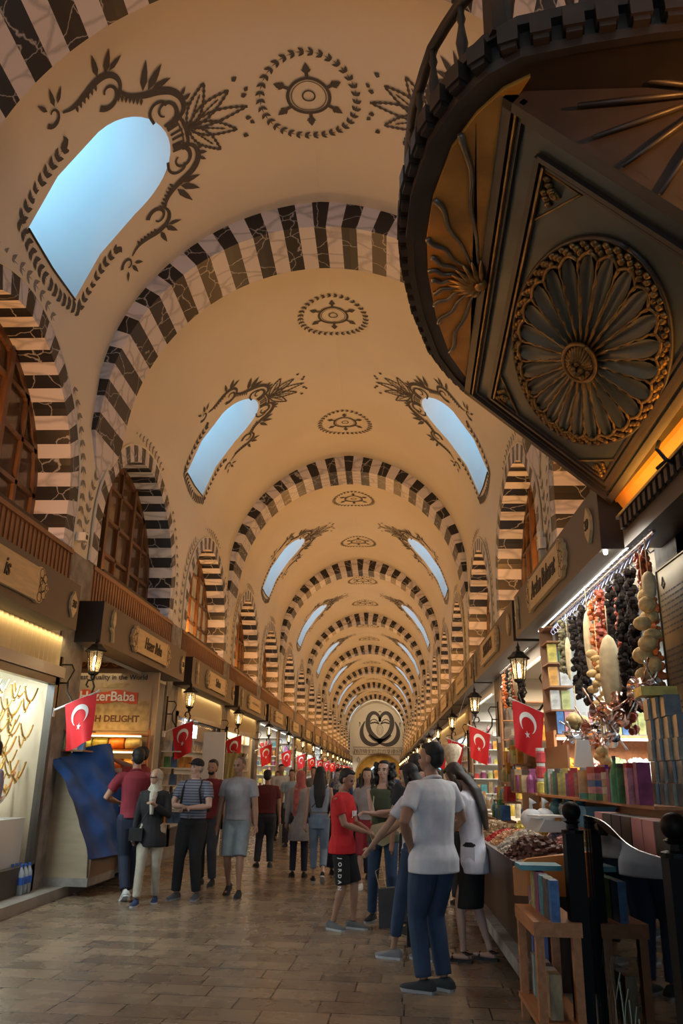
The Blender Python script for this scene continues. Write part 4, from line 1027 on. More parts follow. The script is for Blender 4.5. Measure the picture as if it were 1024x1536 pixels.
# blue tarpaulin
def tarp():
    n, m = 22, 34; vs = []
    A0, A1 = Vector((-3.44, 10.66, 1.72)), Vector((-2.82, 11.5, 1.88))     # top edge
    B0, B1 = Vector((-2.64, 10.66, .46)), Vector((-2.55, 12.35, .40))      # bottom edge
    for j in range(m+1):
        v = j/m
        for i in range(n+1):
            u = i/n; p = (A0*(1-u)+A1*u)*(1-v)+(B0*(1-u)+B1*u)*v
            bul = sin(pi*min(1, v*1.15))*.10*(1-.5*u)
            fold = .035*sin(u*9+v*5)+.022*sin(u*17-v*7+1)+.015*sin(v*23+u*6)
            p = p+Vector((.75, -.35, .25)).normalized()*(bul*.6+fold)+Vector((0, 0, .10*sin(pi*v)*(1-u)))
            if v < .12 and u < .45: p += Vector((0, -.03, -.10*(1-v/.12)))
            vs.append(p)
    mb = MB(); mb.add(vs, [(j*(n+1)+i, j*(n+1)+i+1, (j+1)*(n+1)+i+1, (j+1)*(n+1)+i) for j in range(m) for i in range(n)]); return mb
o = tarp().build('tarpaulin', mat('blue_tarp', (.004, .085, .34), .65, noise=.25, ns=6, bump=.25), smooth=True, fix=False)
tag(o, 'bright blue tarpaulin draped over the plywood counter under the Hazer Baba sign', 'tarpaulin')
# cartons on the wall shelf by the pier
mb = MB(); mb.box(-3.5, -2.98, 10.86, 11.3, 1.75, 1.77); mb.box(-3.5, -2.98, 10.86, 11.3, 2.01, 2.03); tag(mb.build('wall_shelf', M_SHELF), 'small two-board shelf on the pier above the blue tarpaulin', 'shelf')
for k, (x, z, c_, w) in enumerate([(-3.36, 1.77, 3, 2.3), (-3.36, 1.88, 3, 2.3), (-3.13, 1.77, 5, 1.5), (-3.13, 1.88, 4, 1.5), (-3.02, 1.77, 4, .8), (-3.02, 1.88, 5, .8)]):
    goods('tin', c_, (x, 10.94, z), (w, 1.5, 1.15), 0, ['lower green carton on the shelf above the tarpaulin', 'upper green carton on the shelf above the tarpaulin', 'cream carton beside the lower green carton', 'blue carton beside the upper green carton', 'small blue carton at the end of the pier shelf', 'small cream carton on the end of the pier shelf'][k], None)
for k in range(4): goods('tall', [5, 10, 5, 8][k], (-3.42+.1*k, 10.96, 2.03), .95, 0, '%s carton standing on the upper board above the green cartons' % ['cream', 'dark', 'cream', 'teal'][k], 'cartons on the upper board of the pier shelf')
# poster wall facing the camera
yP = 14.2
mb = MB(); mb.box(-5.5, -2.98, yP+.02, yP+.1, .1, 3.3); st('wall_partition', mb, M_SHOPW2)
M_POST = mat('poster_cream', (.50, .38, .24), .5, noise=.12, ns=2); M_POSTC = mat('poster_collage', (.34, .25, .11), .5, col2=(.55, .42, .22), ns=9)
t = empty('advertising_poster', (-3.8, yP, 2.7), 0, 'cream and red sweets poster reading Best Quality in the World', 'poster')
mb = MB(); mb.box(-.78, .72, -.015, .01, -.52, .55); mb.build('poster_board', M_POST, t)
mb = MB(); mb.box(-.76, .70, -.02, -.012, -.50, .0); mb.box(-.2, .3, -.02, -.012, .22, .30); mb.build('picture_area', M_POSTC, t)
mb = MB(); mb.prism([(-.62+.1*i, (.10 if i not in (0, 12) else .04)+.025*sin(i*1.05)) for i in range(12)]+[(.48-.1*i, -.10-.02*sin(i*1.05+1)) for i in range(12)], lambda x, z, d: (x+.0, d, z+.06), -.03, -.02); mb.build('red_banner', mat('poster_red', (.62, .09, .03), .5), t)
put_text('slogan', 'Best Quality in the World', .125, facM(-.02, -.022, .40), M_GREYT, t, sx=.98)
put_text('brand_lettering', 'HazerBaba', .23, facM(-.07, -.034, .06), M_FWHITE, t, bold=.004)
put_text('product_lettering', 'TURKISH DELIGHT', .155, facM(-.11, -.024, -.32), mat('brown_letters', (.10, .03, .015), .5), t, bold=.004)
# lit shelves with sweets below the poster
t = empty('sweets_shelf', (-3.75, 13.95, 1.0), 0, 'warmly lit sweet shelves under the poster wall', 'shelf')
for z in (1.52, 1.86, 2.12):
    mb = MB(); mb.box(-.75, .72, -.22, .22, z-1.03, z-1.0); mb.build('shelf', M_WOODL, t)
    mb = MB(); mb.tube([(-.7, -.2, z-1.045), (.68, -.2, z-1.045)], .014, 6); mb.build('tube_lamp', mat('warm_tube', (1, .8, .4), .5, emit=(1, .72, .28), es=9), t)
M_ROLL = [mat('sweet_%s' % n, c, .45, noise=.3, ns=12) for n, c in (('olive', (.32, .28, .06)), ('orange', (.75, .22, .02)), ('sand', (.55, .45, .2)), ('rust', (.42, .10, .03)), ('honey', (.8, .42, .06)), ('pistachio', (.35, .42, .12)))]
RNM = ['olive', 'orange', 'sand', 'rust', 'honey', 'green']
for r_, z in enumerate((1.52, 1.86)):
    for k in range(5):
        c_ = (r_*4+k) % 6; mb = MB(); mb.tube([(-.13, 0, 0), (-.12, 0, 0), (.12, 0, 0), (.13, 0, 0)], [.05, .095, .095, .05], 12); o = mb.build('sweet_roll', M_ROLL[c_], smooth=True, loc=(-4.35+.28*k, 13.9, z+.10)); tag(o, '%s roll of sweets on the %s lit shelf below the poster' % (RNM[c_], ['lower', 'upper'][r_]), 'sweets', 'sweet rolls under the poster')
for x in (-.75, .70): mb = MB(); mb.box(x, x+.03, .1, .2, -.88, 1.2); mb.build('upright', M_WOODL, t)
lamp('sweets_light', 'AREA', (-3.8, 13.4, 2.3), 10, (1, .6, .2), .8, .1, aim=(0, .6, -1))
# coffered soffit above
t = empty('patterned_soffit', (-3.9, 13.0, 3.3), 0, 'brown patterned coffer band above the sweets poster', 'panel')
mb = MB(); mb.box(-1.2, .9, 1.1, 1.15, -.05, .28); mb.build('panel_board', mat('coffer_brown', (.16, .06, .02), .5), t)
mb = MB()
for i in range(9):
    for j in range(2): c0 = (-.85+.2*i, 1.09, .04+.15*j); mb.tube([(c0[0]+.06*cos(q*pi/4), 1.09, c0[2]+.055*sin(q*pi/4)) for q in range(9)], .012, 5); mb.ball(c0, (.025, .01, .025), 6, 4)
mb.build('coffer_rosettes', mat('coffer_gold', (.5, .2, .05), .4), t)
# column of cartons in front of the next pier
rnd = random.Random(3)
mb = MB()
for z in (.6, .95, 1.28, 1.6, 1.9): mb.box(-3.25, -2.65, 15.78, 16.1, z-.02, z)
tag(mb.build('carton_rack', M_SHELFW), 'pale rack of boards in front of the pier before the Sultan shop', 'rack')
for z in (.6, .95, 1.28, 1.6, 1.9):
    for k in range(4):
        c_ = rnd.choice([5, 1, 3, 5, 4]); goods('tin', c_, (-3.15+.14*k, 15.9, z), (1.35, 1.3, 2.2), 0, '%s carton on the pale rack before the Sultan shop' % GCOL[c_], 'cartons on the pale rack')
mb = MB(); mb.box(-2.62, -2.18, 16.55, 16.62, 0, 2.3); tag(mb.build('white_board', M_WHITE), 'tall plain white board standing behind the man in grey polo', 'board')
# scarves hanging outside the following shop
for k, (c, yy) in enumerate([((.42, .36, .16), 21.3), ((.14, .10, .06), 21.6), ((.30, .28, .2), 21.9)]):
    mb = MB(); vs = []; n = 10; m = 10
    for j in range(m+1):
        for i in range(n+1): vs.append((-.22+.44*i/n*(1-.35*sin(pi*j/m*.8)), .05*sin(i*1.7+k), -1.1*j/m))
    mb.add(vs, [(j*(n+1)+i, j*(n+1)+i+1, (j+1)*(n+1)+i+1, (j+1)*(n+1)+i) for j in range(m) for i in range(n)])
    o = mb.build('scarf', mat('scarf_%d' % k, c, .9), smooth=True, loc=(-2.75, yy-.5, 2.0), fix=False); tag(o, ['olive', 'dark brown', 'grey'][k]+' scarf hanging before the left pier behind the grey polo man', 'scarf')
# ---------------------------------------------------------------- spice shop on the right
def glassy(name, tint, ior=1.5):
    m = bpy.data.materials.new(name); m.use_nodes = True; nt = m.node_tree; nt.nodes.clear(); o = nt.nodes.new('ShaderNodeOutputMaterial'); x = nt.nodes.new('ShaderNodeMixShader'); f = nt.nodes.new('ShaderNodeFresnel'); f.inputs[0].default_value = ior
    g = nt.nodes.new('ShaderNodeBsdfGlossy'); g.inputs['Roughness'].default_value = .02; tr = nt.nodes.new('ShaderNodeBsdfTransparent'); tr.inputs[0].default_value = (*tint, 1)
    nt.links.new(f.outputs[0], x.inputs[0]); nt.links.new(tr.outputs[0], x.inputs[1]); nt.links.new(g.outputs[0], x.inputs[2]); nt.links.new(x.outputs[0], o.inputs[0]); return m
M_RAILG = glassy('railing_glass', (.62, .62, .60), 1.9)
lamp('stall_light', 'AREA', (2.75, 7.8, 3.35), 46, (1, .93, .80), .25, 3.6, aim=(.25, 0, -1))
mb = MB(); mb.tube([(3.1, 6.6, 3.39), (3.1, 10.8, 3.39)], .008, 8); tag(mb.build('light_strip', M_TUBE), 'thin white light strip under the Arslan Baharat fascia', 'lamp')
mb = MB(); mb.ball((2.95, 6.80, 3.385), (.02, .02, .02), 10, 8); tag(mb.build('spot_bulb', mat('spot_glow', (1, 1, 1), .5, emit=(1, .97, .9), es=25)), 'small bright bulb below plaque 39', 'lamp')
mb = MB(); mb.tube([(3.02, 5.75, 3.26), (3.02, 9.6, 3.26)], .015, 8); rail = tag(mb.build('hanging_rail', M_STEEL), 'steel rail carrying the dried vegetable strings', 'rail')
def dry_string(kind, L, seed):
    r = random.Random(seed); mb = MB(); z = -.08
    mb.tube([(0, 0, .0), (0, 0, -L)], .004, 4)
    while z > -L:
        for k in range(3):
            a_ = r.uniform(0, 2*pi); q = r.uniform(.02, .045); s = r.uniform(.028, .042) if kind != 'bead' else .02
            mb.ball((q*cos(a_), q*sin(a_), z+r.uniform(-.01, .01)), (s*r.uniform(.6, 1), s*r.uniform(.6, 1), s*r.uniform(.6, 1.1)), 5, 4)
        z -= .028 if kind != 'bead' else .02
    return mb
M_PEP = mat('dried_red_pepper', (.50, .075, .02), .5, noise=.6, ns=25); M_AUB = mat('dried_aubergine', (.012, .009, .011), .8, spec=.15, ns=25, col2=(.035, .024, .016)); M_OKR = mat('dried_okra', (.17, .14, .06), .6, noise=.5, ns=30); M_ORP = mat('dried_orange_pepper', (.66, .16, .025), .5, noise=.4, ns=25)
KM = {'red': M_PEP, 'black': M_AUB, 'olive': M_OKR, 'orange': M_ORP}; KN = {'red': 'dark red dried pepper', 'black': 'black dried aubergine', 'olive': 'olive dried okra', 'orange': 'orange dried pepper'}
def hooks(y): pass
ST = [(8.85, 3.22, 2.60, 'olive', 'beside the shelf, farthest along the rail'), (8.45, 3.2, 2.3, 'black', 'second from the far end of the rail'), (8.2, 3.2, 2.22, 'black', 'third from the far end of the rail'), (7.95, 3.2, 2.5, 'black', 'fourth from the far end of the rail'), (7.62, 3.2, 2.45, 'orange', 'just before the slender pale luffa'),
      (7.42, 3.2, 2.3, 'olive', 'in the middle of the rail'), (7.22, 3.2, 2.38, 'red', 'above the sponge cluster'), (7.02, 3.2, 2.5, 'black', 'above the fat pale luffa'), (6.85, 3.2, 2.25, 'red', 'left of the longest black string'), (6.60, 3.2, 2.05, 'black', 'longest, right of the fat luffa'), (6.42, 3.2, 2.0, 'black', 'doubling the longest string'), (6.12, 3.22, 2.15, 'orange', 'next to the yellow sponges'), (5.98, 3.22, 2.75, 'red', 'nearest the stone wall'), (6.75, 2.6, 1.85, 'red', 'low, under the fat luffa')]
for k, (y, zt, zb_, kd, wh) in enumerate(ST):
    o = dry_string(kd, zt-zb_, k).build('dried_vegetable_string', KM[kd], smooth=False, loc=(3.02+(k % 3-1)*.035, y, zt), fix=False); tag(o, '%s string hanging %s' % (KN[kd], wh), 'dried vegetables', 'dried vegetable strings over the spice stall')
M_WIREB = mat('hook_wire', (.35, .38, .6), .3, metal=.8)
for k in range(26):
    y = 5.85+k*.145; mb = MB(); mb.tube([(0, 0, .03), (.03, 0, .04), (.045, 0, .0), (.0, .01, -.06), (-.03, .01, -.12), (-.01, .0, -.15), (.02, 0, -.13)], .006, 5); o = mb.build('wire_hook', M_WIREB, loc=(3.02, y, 3.27)); tag(o, 'bent wire hook on the rail over the spice stall', 'hook', 'wire hooks on the stall rail')
M_LUF = mat('luffa', (.85, .66, .38), .8, noise=.25, ns=14, bump=.3); M_SPO = mat('sponge', (.85, .58, .25), .9, noise=.4, ns=20, bump=.6)
def luffa(L, r, label, loc):
    mb = MB(); n = 20; prof = [(.12, 0), (.5, .05), (.85, .18), (1, .4), (.95, .6), (.75, .8), (.45, .95), (.12, 1)]; vs = []
    for q, z in prof:
        for j in range(n): rr = r*q*(1+.09*cos(j*pi)); vs.append((rr*cos(2*pi*j/n), rr*sin(2*pi*j/n), -z*L))
    k = len(prof); mb.add(vs, [(i*n+j, i*n+(j+1) % n, (i+1)*n+(j+1) % n, (i+1)*n+j) for i in range(k-1) for j in range(n)]+[tuple(range(n)), tuple((k-1)*n+j for j in range(n))[::-1]])
    mb.tube([(0, 0, 0), (0, 0, .25)], .004, 4); o = mb.build('luffa', M_LUF, smooth=True, loc=loc); tag(o, label, 'luffa')
luffa(.68, .085, 'fat pale ribbed luffa hanging lowest in the middle of the stall', (2.90, 6.78, 2.66))
luffa(.62, .045, 'slender pale luffa hanging left of the fat one', (2.98, 7.72, 3.05)); luffa(.45, .03, 'thin pale luffa beside the olive okra string', (2.98, 8.62, 2.95)); luffa(.22, .05, 'short white luffa near the stone wall, above the yellow sponges', (2.98, 5.86, 2.98))
def sponge(loc, L, n, s, label, seed):
    r = random.Random(seed); mb = MB(); mb.tube([(0, 0, .3), (0, 0, -L)], .004, 4)
    for k in range(n): mb.ball((r.uniform(-.05, .05), r.uniform(-.06, .06), -L*k/n), (s*r.uniform(.7, 1.1), s*r.uniform(.7, 1.2), s*r.uniform(.6, .9)), 9, 7)
    o = mb.build('sponge_string', M_SPO, smooth=True, loc=loc); tag(o, label, 'sponge')
sponge((2.93, 7.28, 2.58), .58, 13, .055, 'string of small beige sponges hanging left of the fat luffa', 1); sponge((2.95, 5.92, 2.88), .72, 10, .075, 'string of big yellow sponges hanging by the stone wall', 2)
sponge((2.85, 7.9, 2.06), .06, 4, .07, 'lone cluster of white sponge at the left end of the coffee pots', 3); sponge((2.78, 6.75, 1.72), .22, 6, .06, 'beige seashell-like sponge bunch hanging before the lit sweets case', 4)
# coffee pots (cezve)
M_COP = mat('copper', (.72, .42, .32), .22, metal=1); M_SIL = mat('silver_tin', (.75, .75, .78), .18, metal=1)
def pot(m):
    t = empty('coffee_pot'); mb = MB(); mb.lathe([(0, 0), (.045, 0), (.05, .015), (.036, .06), (.048, .085), (.045, .08), (.03, .05), (0, .02)], n=14); mb.build('pot_body', m, t, smooth=True); mb = MB(); mb.tube([(.045, 0, .07), (.10, 0, .09), (.17, 0, .12)], [.007, .006, .008], 6); mb.build('handle', m, t, smooth=True); return t
pc, ps = pot(M_COP), pot(M_SIL); rnd = random.Random(8); used = {0: False, 1: False}
for k in range(34):
    w = k % 2; p0 = ps if w else pc
    if k < 26: y, z = rnd.uniform(6.5, 7.95), rnd.uniform(1.82, 2.08)
    else: y, z = rnd.uniform(5.75, 6.1), rnd.uniform(1.98, 2.14)
    z -= .10*max(0, 1-abs(y-7.3)/.5)
    loc = (2.86+rnd.uniform(-.06, .06), y, z); lab = '%s coffee pot in the bunch hanging %s' % (['copper', 'silver'][w], 'over the lit sweets case' if k < 26 else 'beside the yellow sponges')
    o = dup(p0, loc) if used[w] else p0; used[w] = True; o.location = loc; o.rotation_euler = (rnd.uniform(-2.6, 2.6), rnd.uniform(-1.2, 1.2), rnd.uniform(0, 6)); o.scale = (1.15,)*3
    tag(o, lab, 'coffee pot', '%s coffee pots %s' % (['copper', 'silver'][w], 'over the sweets case' if k < 26 else 'by the stone wall'))
# lit sweets case at the back, facing the camera
def heap(name, loc, wx, wy, h, col, label, n=110, s=.018, tray=True, mat2=None, cat='sweets', rz=0):
    t = empty(name, loc, rz, label, cat); r = random.Random(int(loc[1]*100+loc[0]*37))
    if tray:
        mb = MB(); mb.box(-wx/2, wx/2, -wy/2, wy/2, 0, .012)
        for q in ((-wx/2, -wx/2+.008, -wy/2, wy/2), (wx/2-.008, wx/2, -wy/2, wy/2), (-wx/2, wx/2, -wy/2, -wy/2+.008), (-wx/2, wx/2, wy/2-.008, wy/2)): mb.box(*q, 0, .05)
        mb.build('tray', M_SHELFW, t)
    mb = MB()
    for k in range(n):
        x, y = r.uniform(-.47, .47), r.uniform(-.46, .46); z = h*(1-(2*x)**2*.75)*(1-(2*y)**2*.75)+.012; q = s*r.uniform(.7, 1.3)
        mb.cbox((x*wx, y*wy, z), (q*2, q*1.6, q*1.5), r.uniform(0, 3), ('X', r.uniform(-1, 1)))
    # body below the pieces
    nx = 7; vs = []
    for j in range(nx):
        for i in range(nx): x, y = -.48+.96*i/(nx-1), -.48+.96*j/(nx-1); vs.append((x*wx, y*wy, h*(1-(2*x)**2*.8)*(1-(2*y)**2*.8)))
    mb.add(vs, [(j*nx+i, j*nx+i+1, (j+1)*nx+i+1, (j+1)*nx+i) for j in range(nx-1) for i in range(nx-1)])
    o = mb.build('heap', col, t, fix=False); o['kind'] = 'stuff'; return t
CM = lambda n, c: mat('heap_'+n, c, .55, noise=.35, ns=18)
t = empty('display_case', (3.72, 9.95, 1.2), 0, 'orange wood display case of lit sweets at the back of the spice stall', 'display case')
mb = MB(); mb.box(-.70, .70, .2, .3, -1.1, .82); mb.build('back_panel', M_WOODL, t)
for z in (.16, .42, .80): mb = MB(); mb.box(-.70, .70, -.2, .2, z-.03, z); mb.build('shelf', M_WOODL, t)
for x in (-.72, .70): mb = MB(); mb.box(x, x+.03, -.2, .3, -1.1, .85); mb.build('side_panel', M_WOODL, t)
for z in (.36, .76): mb = MB(); mb.tube([(-.68, -.17, z), (.68, -.17, z)], .018, 8); mb.build('tube_lamp', M_TUBE, t)
for k, (n_, c_) in enumerate([('orange', (.85, .32, .01)), ('pink', (.75, .38, .34)), ('green', (.38, .55, .25)), ('white', (.85, .85, .82)), ('ivory', (.72, .62, .42))]):
    o = heap('sweets_tray', (3.16+.28*k, 9.84, 1.60), .25, .30, .10, CM(n_, c_), 'open tray heaped with %s sweets in the lit case' % n_, 70, .022); o.rotation_euler = (.75, 0, 0); o['group'] = 'sweets trays in the lit case'
lamp('case_light', 'AREA', (3.7, 9.55, 2.02), 9, (1, .9, .75), 1.2, .08, aim=(0, .4, -1)); lamp('case_light', 'AREA', (3.7, 9.5, 1.62), 3, (1, .85, .6), 1.2, .08, aim=(0, .4, -1))
rnd = random.Random(21)
for k in range(14):
    c_ = rnd.choice([0, 4, 5, 9, 11]); goods('tall', c_, (3.12+.095*k, 9.92, 2.02), (1.1, 1, 1.15), 0, '%s packet on top of the lit sweets case' % GCOL[c_], 'packets on top of the sweets case')
# narrow shelf column at the far post
t = empty('narrow_shelf', (3.16, 10.1, 2.0), 0, 'narrow red-brown shelf column beside the far post of the spice stall', 'shelf')
for z in (.30, .58, .86, 1.12, 1.3): mb = MB(); mb.box(-.14, .14, -.2, .2, z-.02, z); mb.build('shelf', M_SHELF, t)
mb = MB(); mb.box(-.15, .15, .19, .22, 0, 1.35); mb.build('back_panel', M_SHELF, t)
for r_, z in enumerate((2.3, 2.58, 2.86)):
    for k in range(2): c_ = [5, 11, 1, 5, 2, 3][r_*2+k]; goods('tall', c_, (3.09+.13*k, 10.0, z), (1.4, 1.2, 1.05), 0, '%s carton on the %s board of the narrow shelf' % (GCOL[c_], ['lower', 'middle', 'top'][r_]), 'cartons on the narrow shelf')
# posts of the stall front
for y in (10.30, 10.62, 10.95):
    mb = MB(); mb.tube([(3.2, y, .1), (3.2, y, 3.35)], .045, 8); tag(mb.build('metal_pipe', mat('old_pipe', (.42, .36, .30), .5, metal=.3, noise=.4, ns=6)), 'weathered upright pipe on the pier between the two spice stalls', 'pipe', 'pipes on the pier')
# market counter
t = empty('stall_counter', (2.55, 8.1, .1), 0, 'long dark wooden stall counter carrying heaps of dried fruit', 'counter')
mb = MB(); mb.box(-.42, .36, -1.75, 1.9, 0, .72); mb.build('cabinet', M_WOODD, t)
mb = MB(); mb.prism([(-.55, .74), (.38, .89), (.38, .93), (-.55, .78)], lambda x, z, d: (x, d, z), -1.8, 1.95); mb.build('counter_top', M_SHELFW, t)
mb = MB(); mb.prism([(-.60, .62), (-.60, .80), (-.50, .86), (.38, .97), (.38, .62)], lambda x, z, d: (x, d, z), -1.86, -1.80); mb.build('end_board', mat('bright_orange_wood', (.62, .22, .035), .4), t)
mb = MB(); mb.box(-.60, -.56, -1.8, 1.95, .62, .84); mb.build('front_board', M_WOODD, t)
mb = MB(); mb.box(-.52, -.42, -1.7, 1.85, 0, .10); mb.build('plinth', M_STONE, t)
HP = [('dates', (.14, .045, .025), 2.17, 6.62, .42, .5, .16), ('cream nuts', (.68, .58, .46), 2.2, 7.2, .44, .55, .15), ('mixed nuts', (.50, .36, .16), 2.62, 6.75, .36, .34, .13), ('rose sweets', (.45, .16, .14), 2.62, 7.12, .36, .3, .12), ('white sweets', (.78, .76, .70), 2.88, 6.6, .14, .5, .1),
      ('pink delight', (.72, .48, .50), 2.64, 7.55, .38, .4, .12), ('orange delight', (.80, .42, .20), 2.2, 7.85, .42, .4, .12), ('red berries', (.55, .04, .03), 2.2, 8.3, .42, .38, .1), ('yellow apricots', (.80, .48, .06), 2.62, 8.1, .38, .45, .13), ('green raisins', (.38, .36, .12), 2.62, 8.65, .38, .4, .12), ('brown figs', (.36, .22, .10), 2.2, 8.8, .42, .45, .13), ('pale hazelnuts', (.58, .40, .22), 2.2, 9.35, .42, .45, .13), ('yellow lemon sweets', (.8, .66, .15), 2.62, 9.2, .38, .45, .13)]
for n_, c_, x, y, wx, wy, h in HP:
    zt = .1+.78+(x-2.0)*.16; o = heap('fruit_tray', (x, y, zt+.006), wx, wy, h, CM(n_.split()[0]+n_.split()[-1], c_), 'tray heaped with %s on the stall counter' % n_, 170, .015, cat='tray of food'); o.rotation_euler = (0, -.16, 0)
# scale, tubs and bags
t = empty('kitchen_scale', (2.42, 7.42, 1.08), .3, 'grey weighing scale with a flat white plate on the stall counter', 'scale')
mb = MB(); mb.prism([(-.15, 0), (.15, 0), (.13, .08), (-.08, .10)], lambda x, z, d: (x, d, z), -.13, .13); mb.build('scale_body', mat('scale_grey', (.45, .47, .47), .4), t); mb = MB(); mb.box(-.13, .14, -.11, .11, .115, .13); mb.build('weighing_plate', M_WHITE, t)
M_BLUEP = mat('blue_plastic', (.15, .38, .55), .15, alpha=.7, spec=.6); M_BAGW = mat('white_plastic_bag', (.72, .74, .76), .35, noise=.2, ns=12, bump=.4); M_TEAL = mat('teal_wrap', (.06, .22, .28), .25, noise=.5, ns=12, bump=.4)
for k, (x, y) in enumerate([(2.72, 7.55), (2.80, 7.2)]):
    mb = MB(); mb.box(-.12, .12, -.13, .13, 0, .16); mb.box(-.13, .13, -.14, .14, .16, .175); tag(mb.build('plastic_tub', M_BLUEP, loc=(x, y, 1.12)), 'translucent blue plastic tub, %s the railing post' % ['farther from', 'nearer to'][k], 'tub')
for k, (x, y) in enumerate([(2.35, 7.75), (2.5, 7.95)]):
    mb = MB(); mb.ball((0, 0, .09), (.10, .10, .09), 12, 8); mb.tube([(0, 0, .15), (0, 0, .22), (.02, 0, .25)], [.02, .015, .04], 7); tag(mb.build('white_bag', M_BAGW, smooth=True, loc=(x, y, 1.07)), 'tied white plastic bag on the counter, %s' % ['left one', 'right one'][k], 'bag')
for k in range(7):
    mb = MB(); mb.ball((0, 0, .07), (.085, .11, .075), 9, 6); mb.tube([(0, 0, .12), (.02, .02, .18)], [.03, .05], 6); tag(mb.build('wrapped_bundle', [M_TEAL, CM('amber', (.5, .24, .06))][k in (0, 3)], smooth=True, loc=(2.72+.05*(k % 2), 8.9-.24*k, 1.17)), 'cellophane wrapped bundle along the back of the counter', 'bundle', 'wrapped bundles on the counter')
# raised shelf with upright packets
mb = MB(); mb.box(-.18, .22, -1.9, 1.9, -.02, .0); mb.box(.16, .2, -1.9, 1.9, -.9, -.02); o = mb.build('packet_shelf', M_WOODL, loc=(2.80, 7.0, 1.36)); tag(o, 'raised orange wood shelf of spice packets behind the counter', 'shelf')
rnd = random.Random(31); y = 8.8; seq = ['tall']*22
cols = [11, 3, 5, 7, 3, 10, 2, 11, 2, 6, 0, 0, 7, 0, 5, 4]
for k in range(16): goods('tall', cols[k], (2.70, 8.75-.115*k, 1.36), (1.2, 1.3, .9+.1*(k % 3)), 1.3, '%s spice packet standing on the raised shelf' % GCOL[cols[k]], 'spice packets on the raised shelf')
goods('box', 1, (2.64, 6.72, 1.36), (1.5, 1.0, 1.35), -.15, 'big orange box with a green foot on the raised shelf', None); goods('tin', 3, (2.62, 6.66, 1.36), (1.7, 1.0, .5), -.15, 'low green box in front of the big orange box', None)
for k, c_ in enumerate([3, 9, 4, 9, 0]): goods('flat', c_, (2.68, 6.42, 1.36+.048*k), (1, 1.2, 1), .1, '%s flat box, %s in the ribboned stack' % (GCOL[c_], ['lowest', 'second', 'third', 'fourth', 'topmost'][k]), None)
mb = MB(); mb.box(-.012, .012, -.10, -.088, 0, .25); mb.box(-.012, .012, -.1, .1, .245, .252); tag(mb.build('ribbon', mat('purple_ribbon', (.16, .02, .35), .4), loc=(2.68, 6.42, 1.36)), 'purple ribbon tied round the stack of flat boxes', 'ribbon')
for k, c_ in enumerate([7, 5, 7, 5]): goods('flat', c_, (2.70, 6.15, 1.36+.05*k), (.9, 1, 1.05), 0, '%s flat packet, %s in the stack right of the ribbon' % (GCOL[c_], ['lowest', 'second', 'third', 'topmost'][k]), None)
for k, c_ in enumerate([6, 10, 3, 0, 9, 6]): goods('tall', c_, (2.62+.03*(k % 2), 5.92-.11*k, 1.36), (1.2, 1.1, 1.0+.15*(k % 2)), 0.1, '%s tall packet at the near end of the raised shelf' % GCOL[c_], 'tall packets at the near end of the shelf')
goods('bottle', 3, (2.58, 5.74, 1.36), (1.1, 1.1, 1.5), 0, 'slim green bottle at the near end of the raised shelf', None)
mb = MB(); mb.prism([(-.08, 0), (.08, 0), (.05, .22), (-.05, .22)], lambda x, z, d: (x, d, z), -.03, .03); tag(mb.build('paper_bag', M_WHITE, loc=(2.68, 7.02, 1.60)), 'white green-printed trapezoid packet above the orange box', 'packet')
# jars by the far post
for k, c_ in enumerate([0, 0, 2]):
    goods('jar', c_, (2.70, 9.05, 1.36+.155*(2-k) if k < 2 else 1.36), 1.0 if k < 2 else 1.0, 0, '%s jar, %s of the three stacked by the post' % (['red lidded', 'red lidded', 'yellow'][k], ['topmost', 'middle', 'lowest'][k]), None)
for k in range(10): c_ = rnd.choice([6, 7, 5, 9, 11, 10]); goods(rnd.choice(['tall', 'bottle', 'box']), c_, (2.62+.1*(k % 2), 9.3+.14*k, 1.36+.0), 1.15, 0.2, '%s packet at the far end of the raised shelf' % GCOL[c_], 'packets at the far end of the raised shelf')
mb = MB(); mb.box(-.18, .2, 0, 1.7, -.02, 0); mb.box(.18, .2, 0, 1.7, -1.2, .5); o = mb.build('back_shelf', M_SHELF, loc=(2.80, 9.0, 1.36)); tag(o, 'dark shelf carrying packets near the far post of the stall', 'shelf')
# tall stack of clear packets, pink and dark boxes, near end
M_CELL = mat('cellophane_pack', (.24, .23, .16), .3, noise=.5, ns=14, spec=.5)
cm = mesh_box(.15, .10, .13); cm.materials.append(M_CELL); cm2 = mesh_box(.15, .10, .13); cm2.materials.append(mat('cellophane_dark', (.08, .08, .07), .3, noise=.6, ns=14, spec=.8))
for r_ in range(5):
    for k in range(4):
        if r_ == 4 and k == 3: continue
        o = bpy.data.objects.new('cellophane_pack', cm if (r_+k) % 3 else cm2); COL.objects.link(o); o.location = (2.84+.01*(r_ % 2), 5.62-.165*k, 1.36+.133*r_); o.rotation_euler = (0, 0, 1.45); tag(o, 'clear wrapped packet in the tall stack by the stone wall', 'packet', 'clear packets in the tall stack')
goods('flat', 2, (2.80, 5.42, 2.026), (1, 1.6, 1.3), 1.5, 'yellow packet on top of the tall stack of clear packets', None)
M_PINK = mat('pink_carton', (.50, .24, .25), .5); M_DKB = mat('dark_carton', (.025, .02, .02), .5); pm = mesh_box(.19, .14, .17); pm.materials.append(M_PINK); dm = mesh_box(.19, .14, .17); dm.materials.append(M_DKB)
for r_ in range(3):
    for k in range(8):
        p = (k in (0, 4, 5)) or (r_ == 0 and k > 5)
        o = bpy.data.objects.new('carton', pm if p else dm); COL.objects.link(o); o.location = (2.52, 5.75-.21*k, .78+.175*r_); o.rotation_euler = (0, 0, 1.57); tag(o, '%s carton stacked behind the glass railing' % ('pink' if p else 'black'), 'box', '%s cartons behind the glass railing' % ('pink' if p else 'black'))
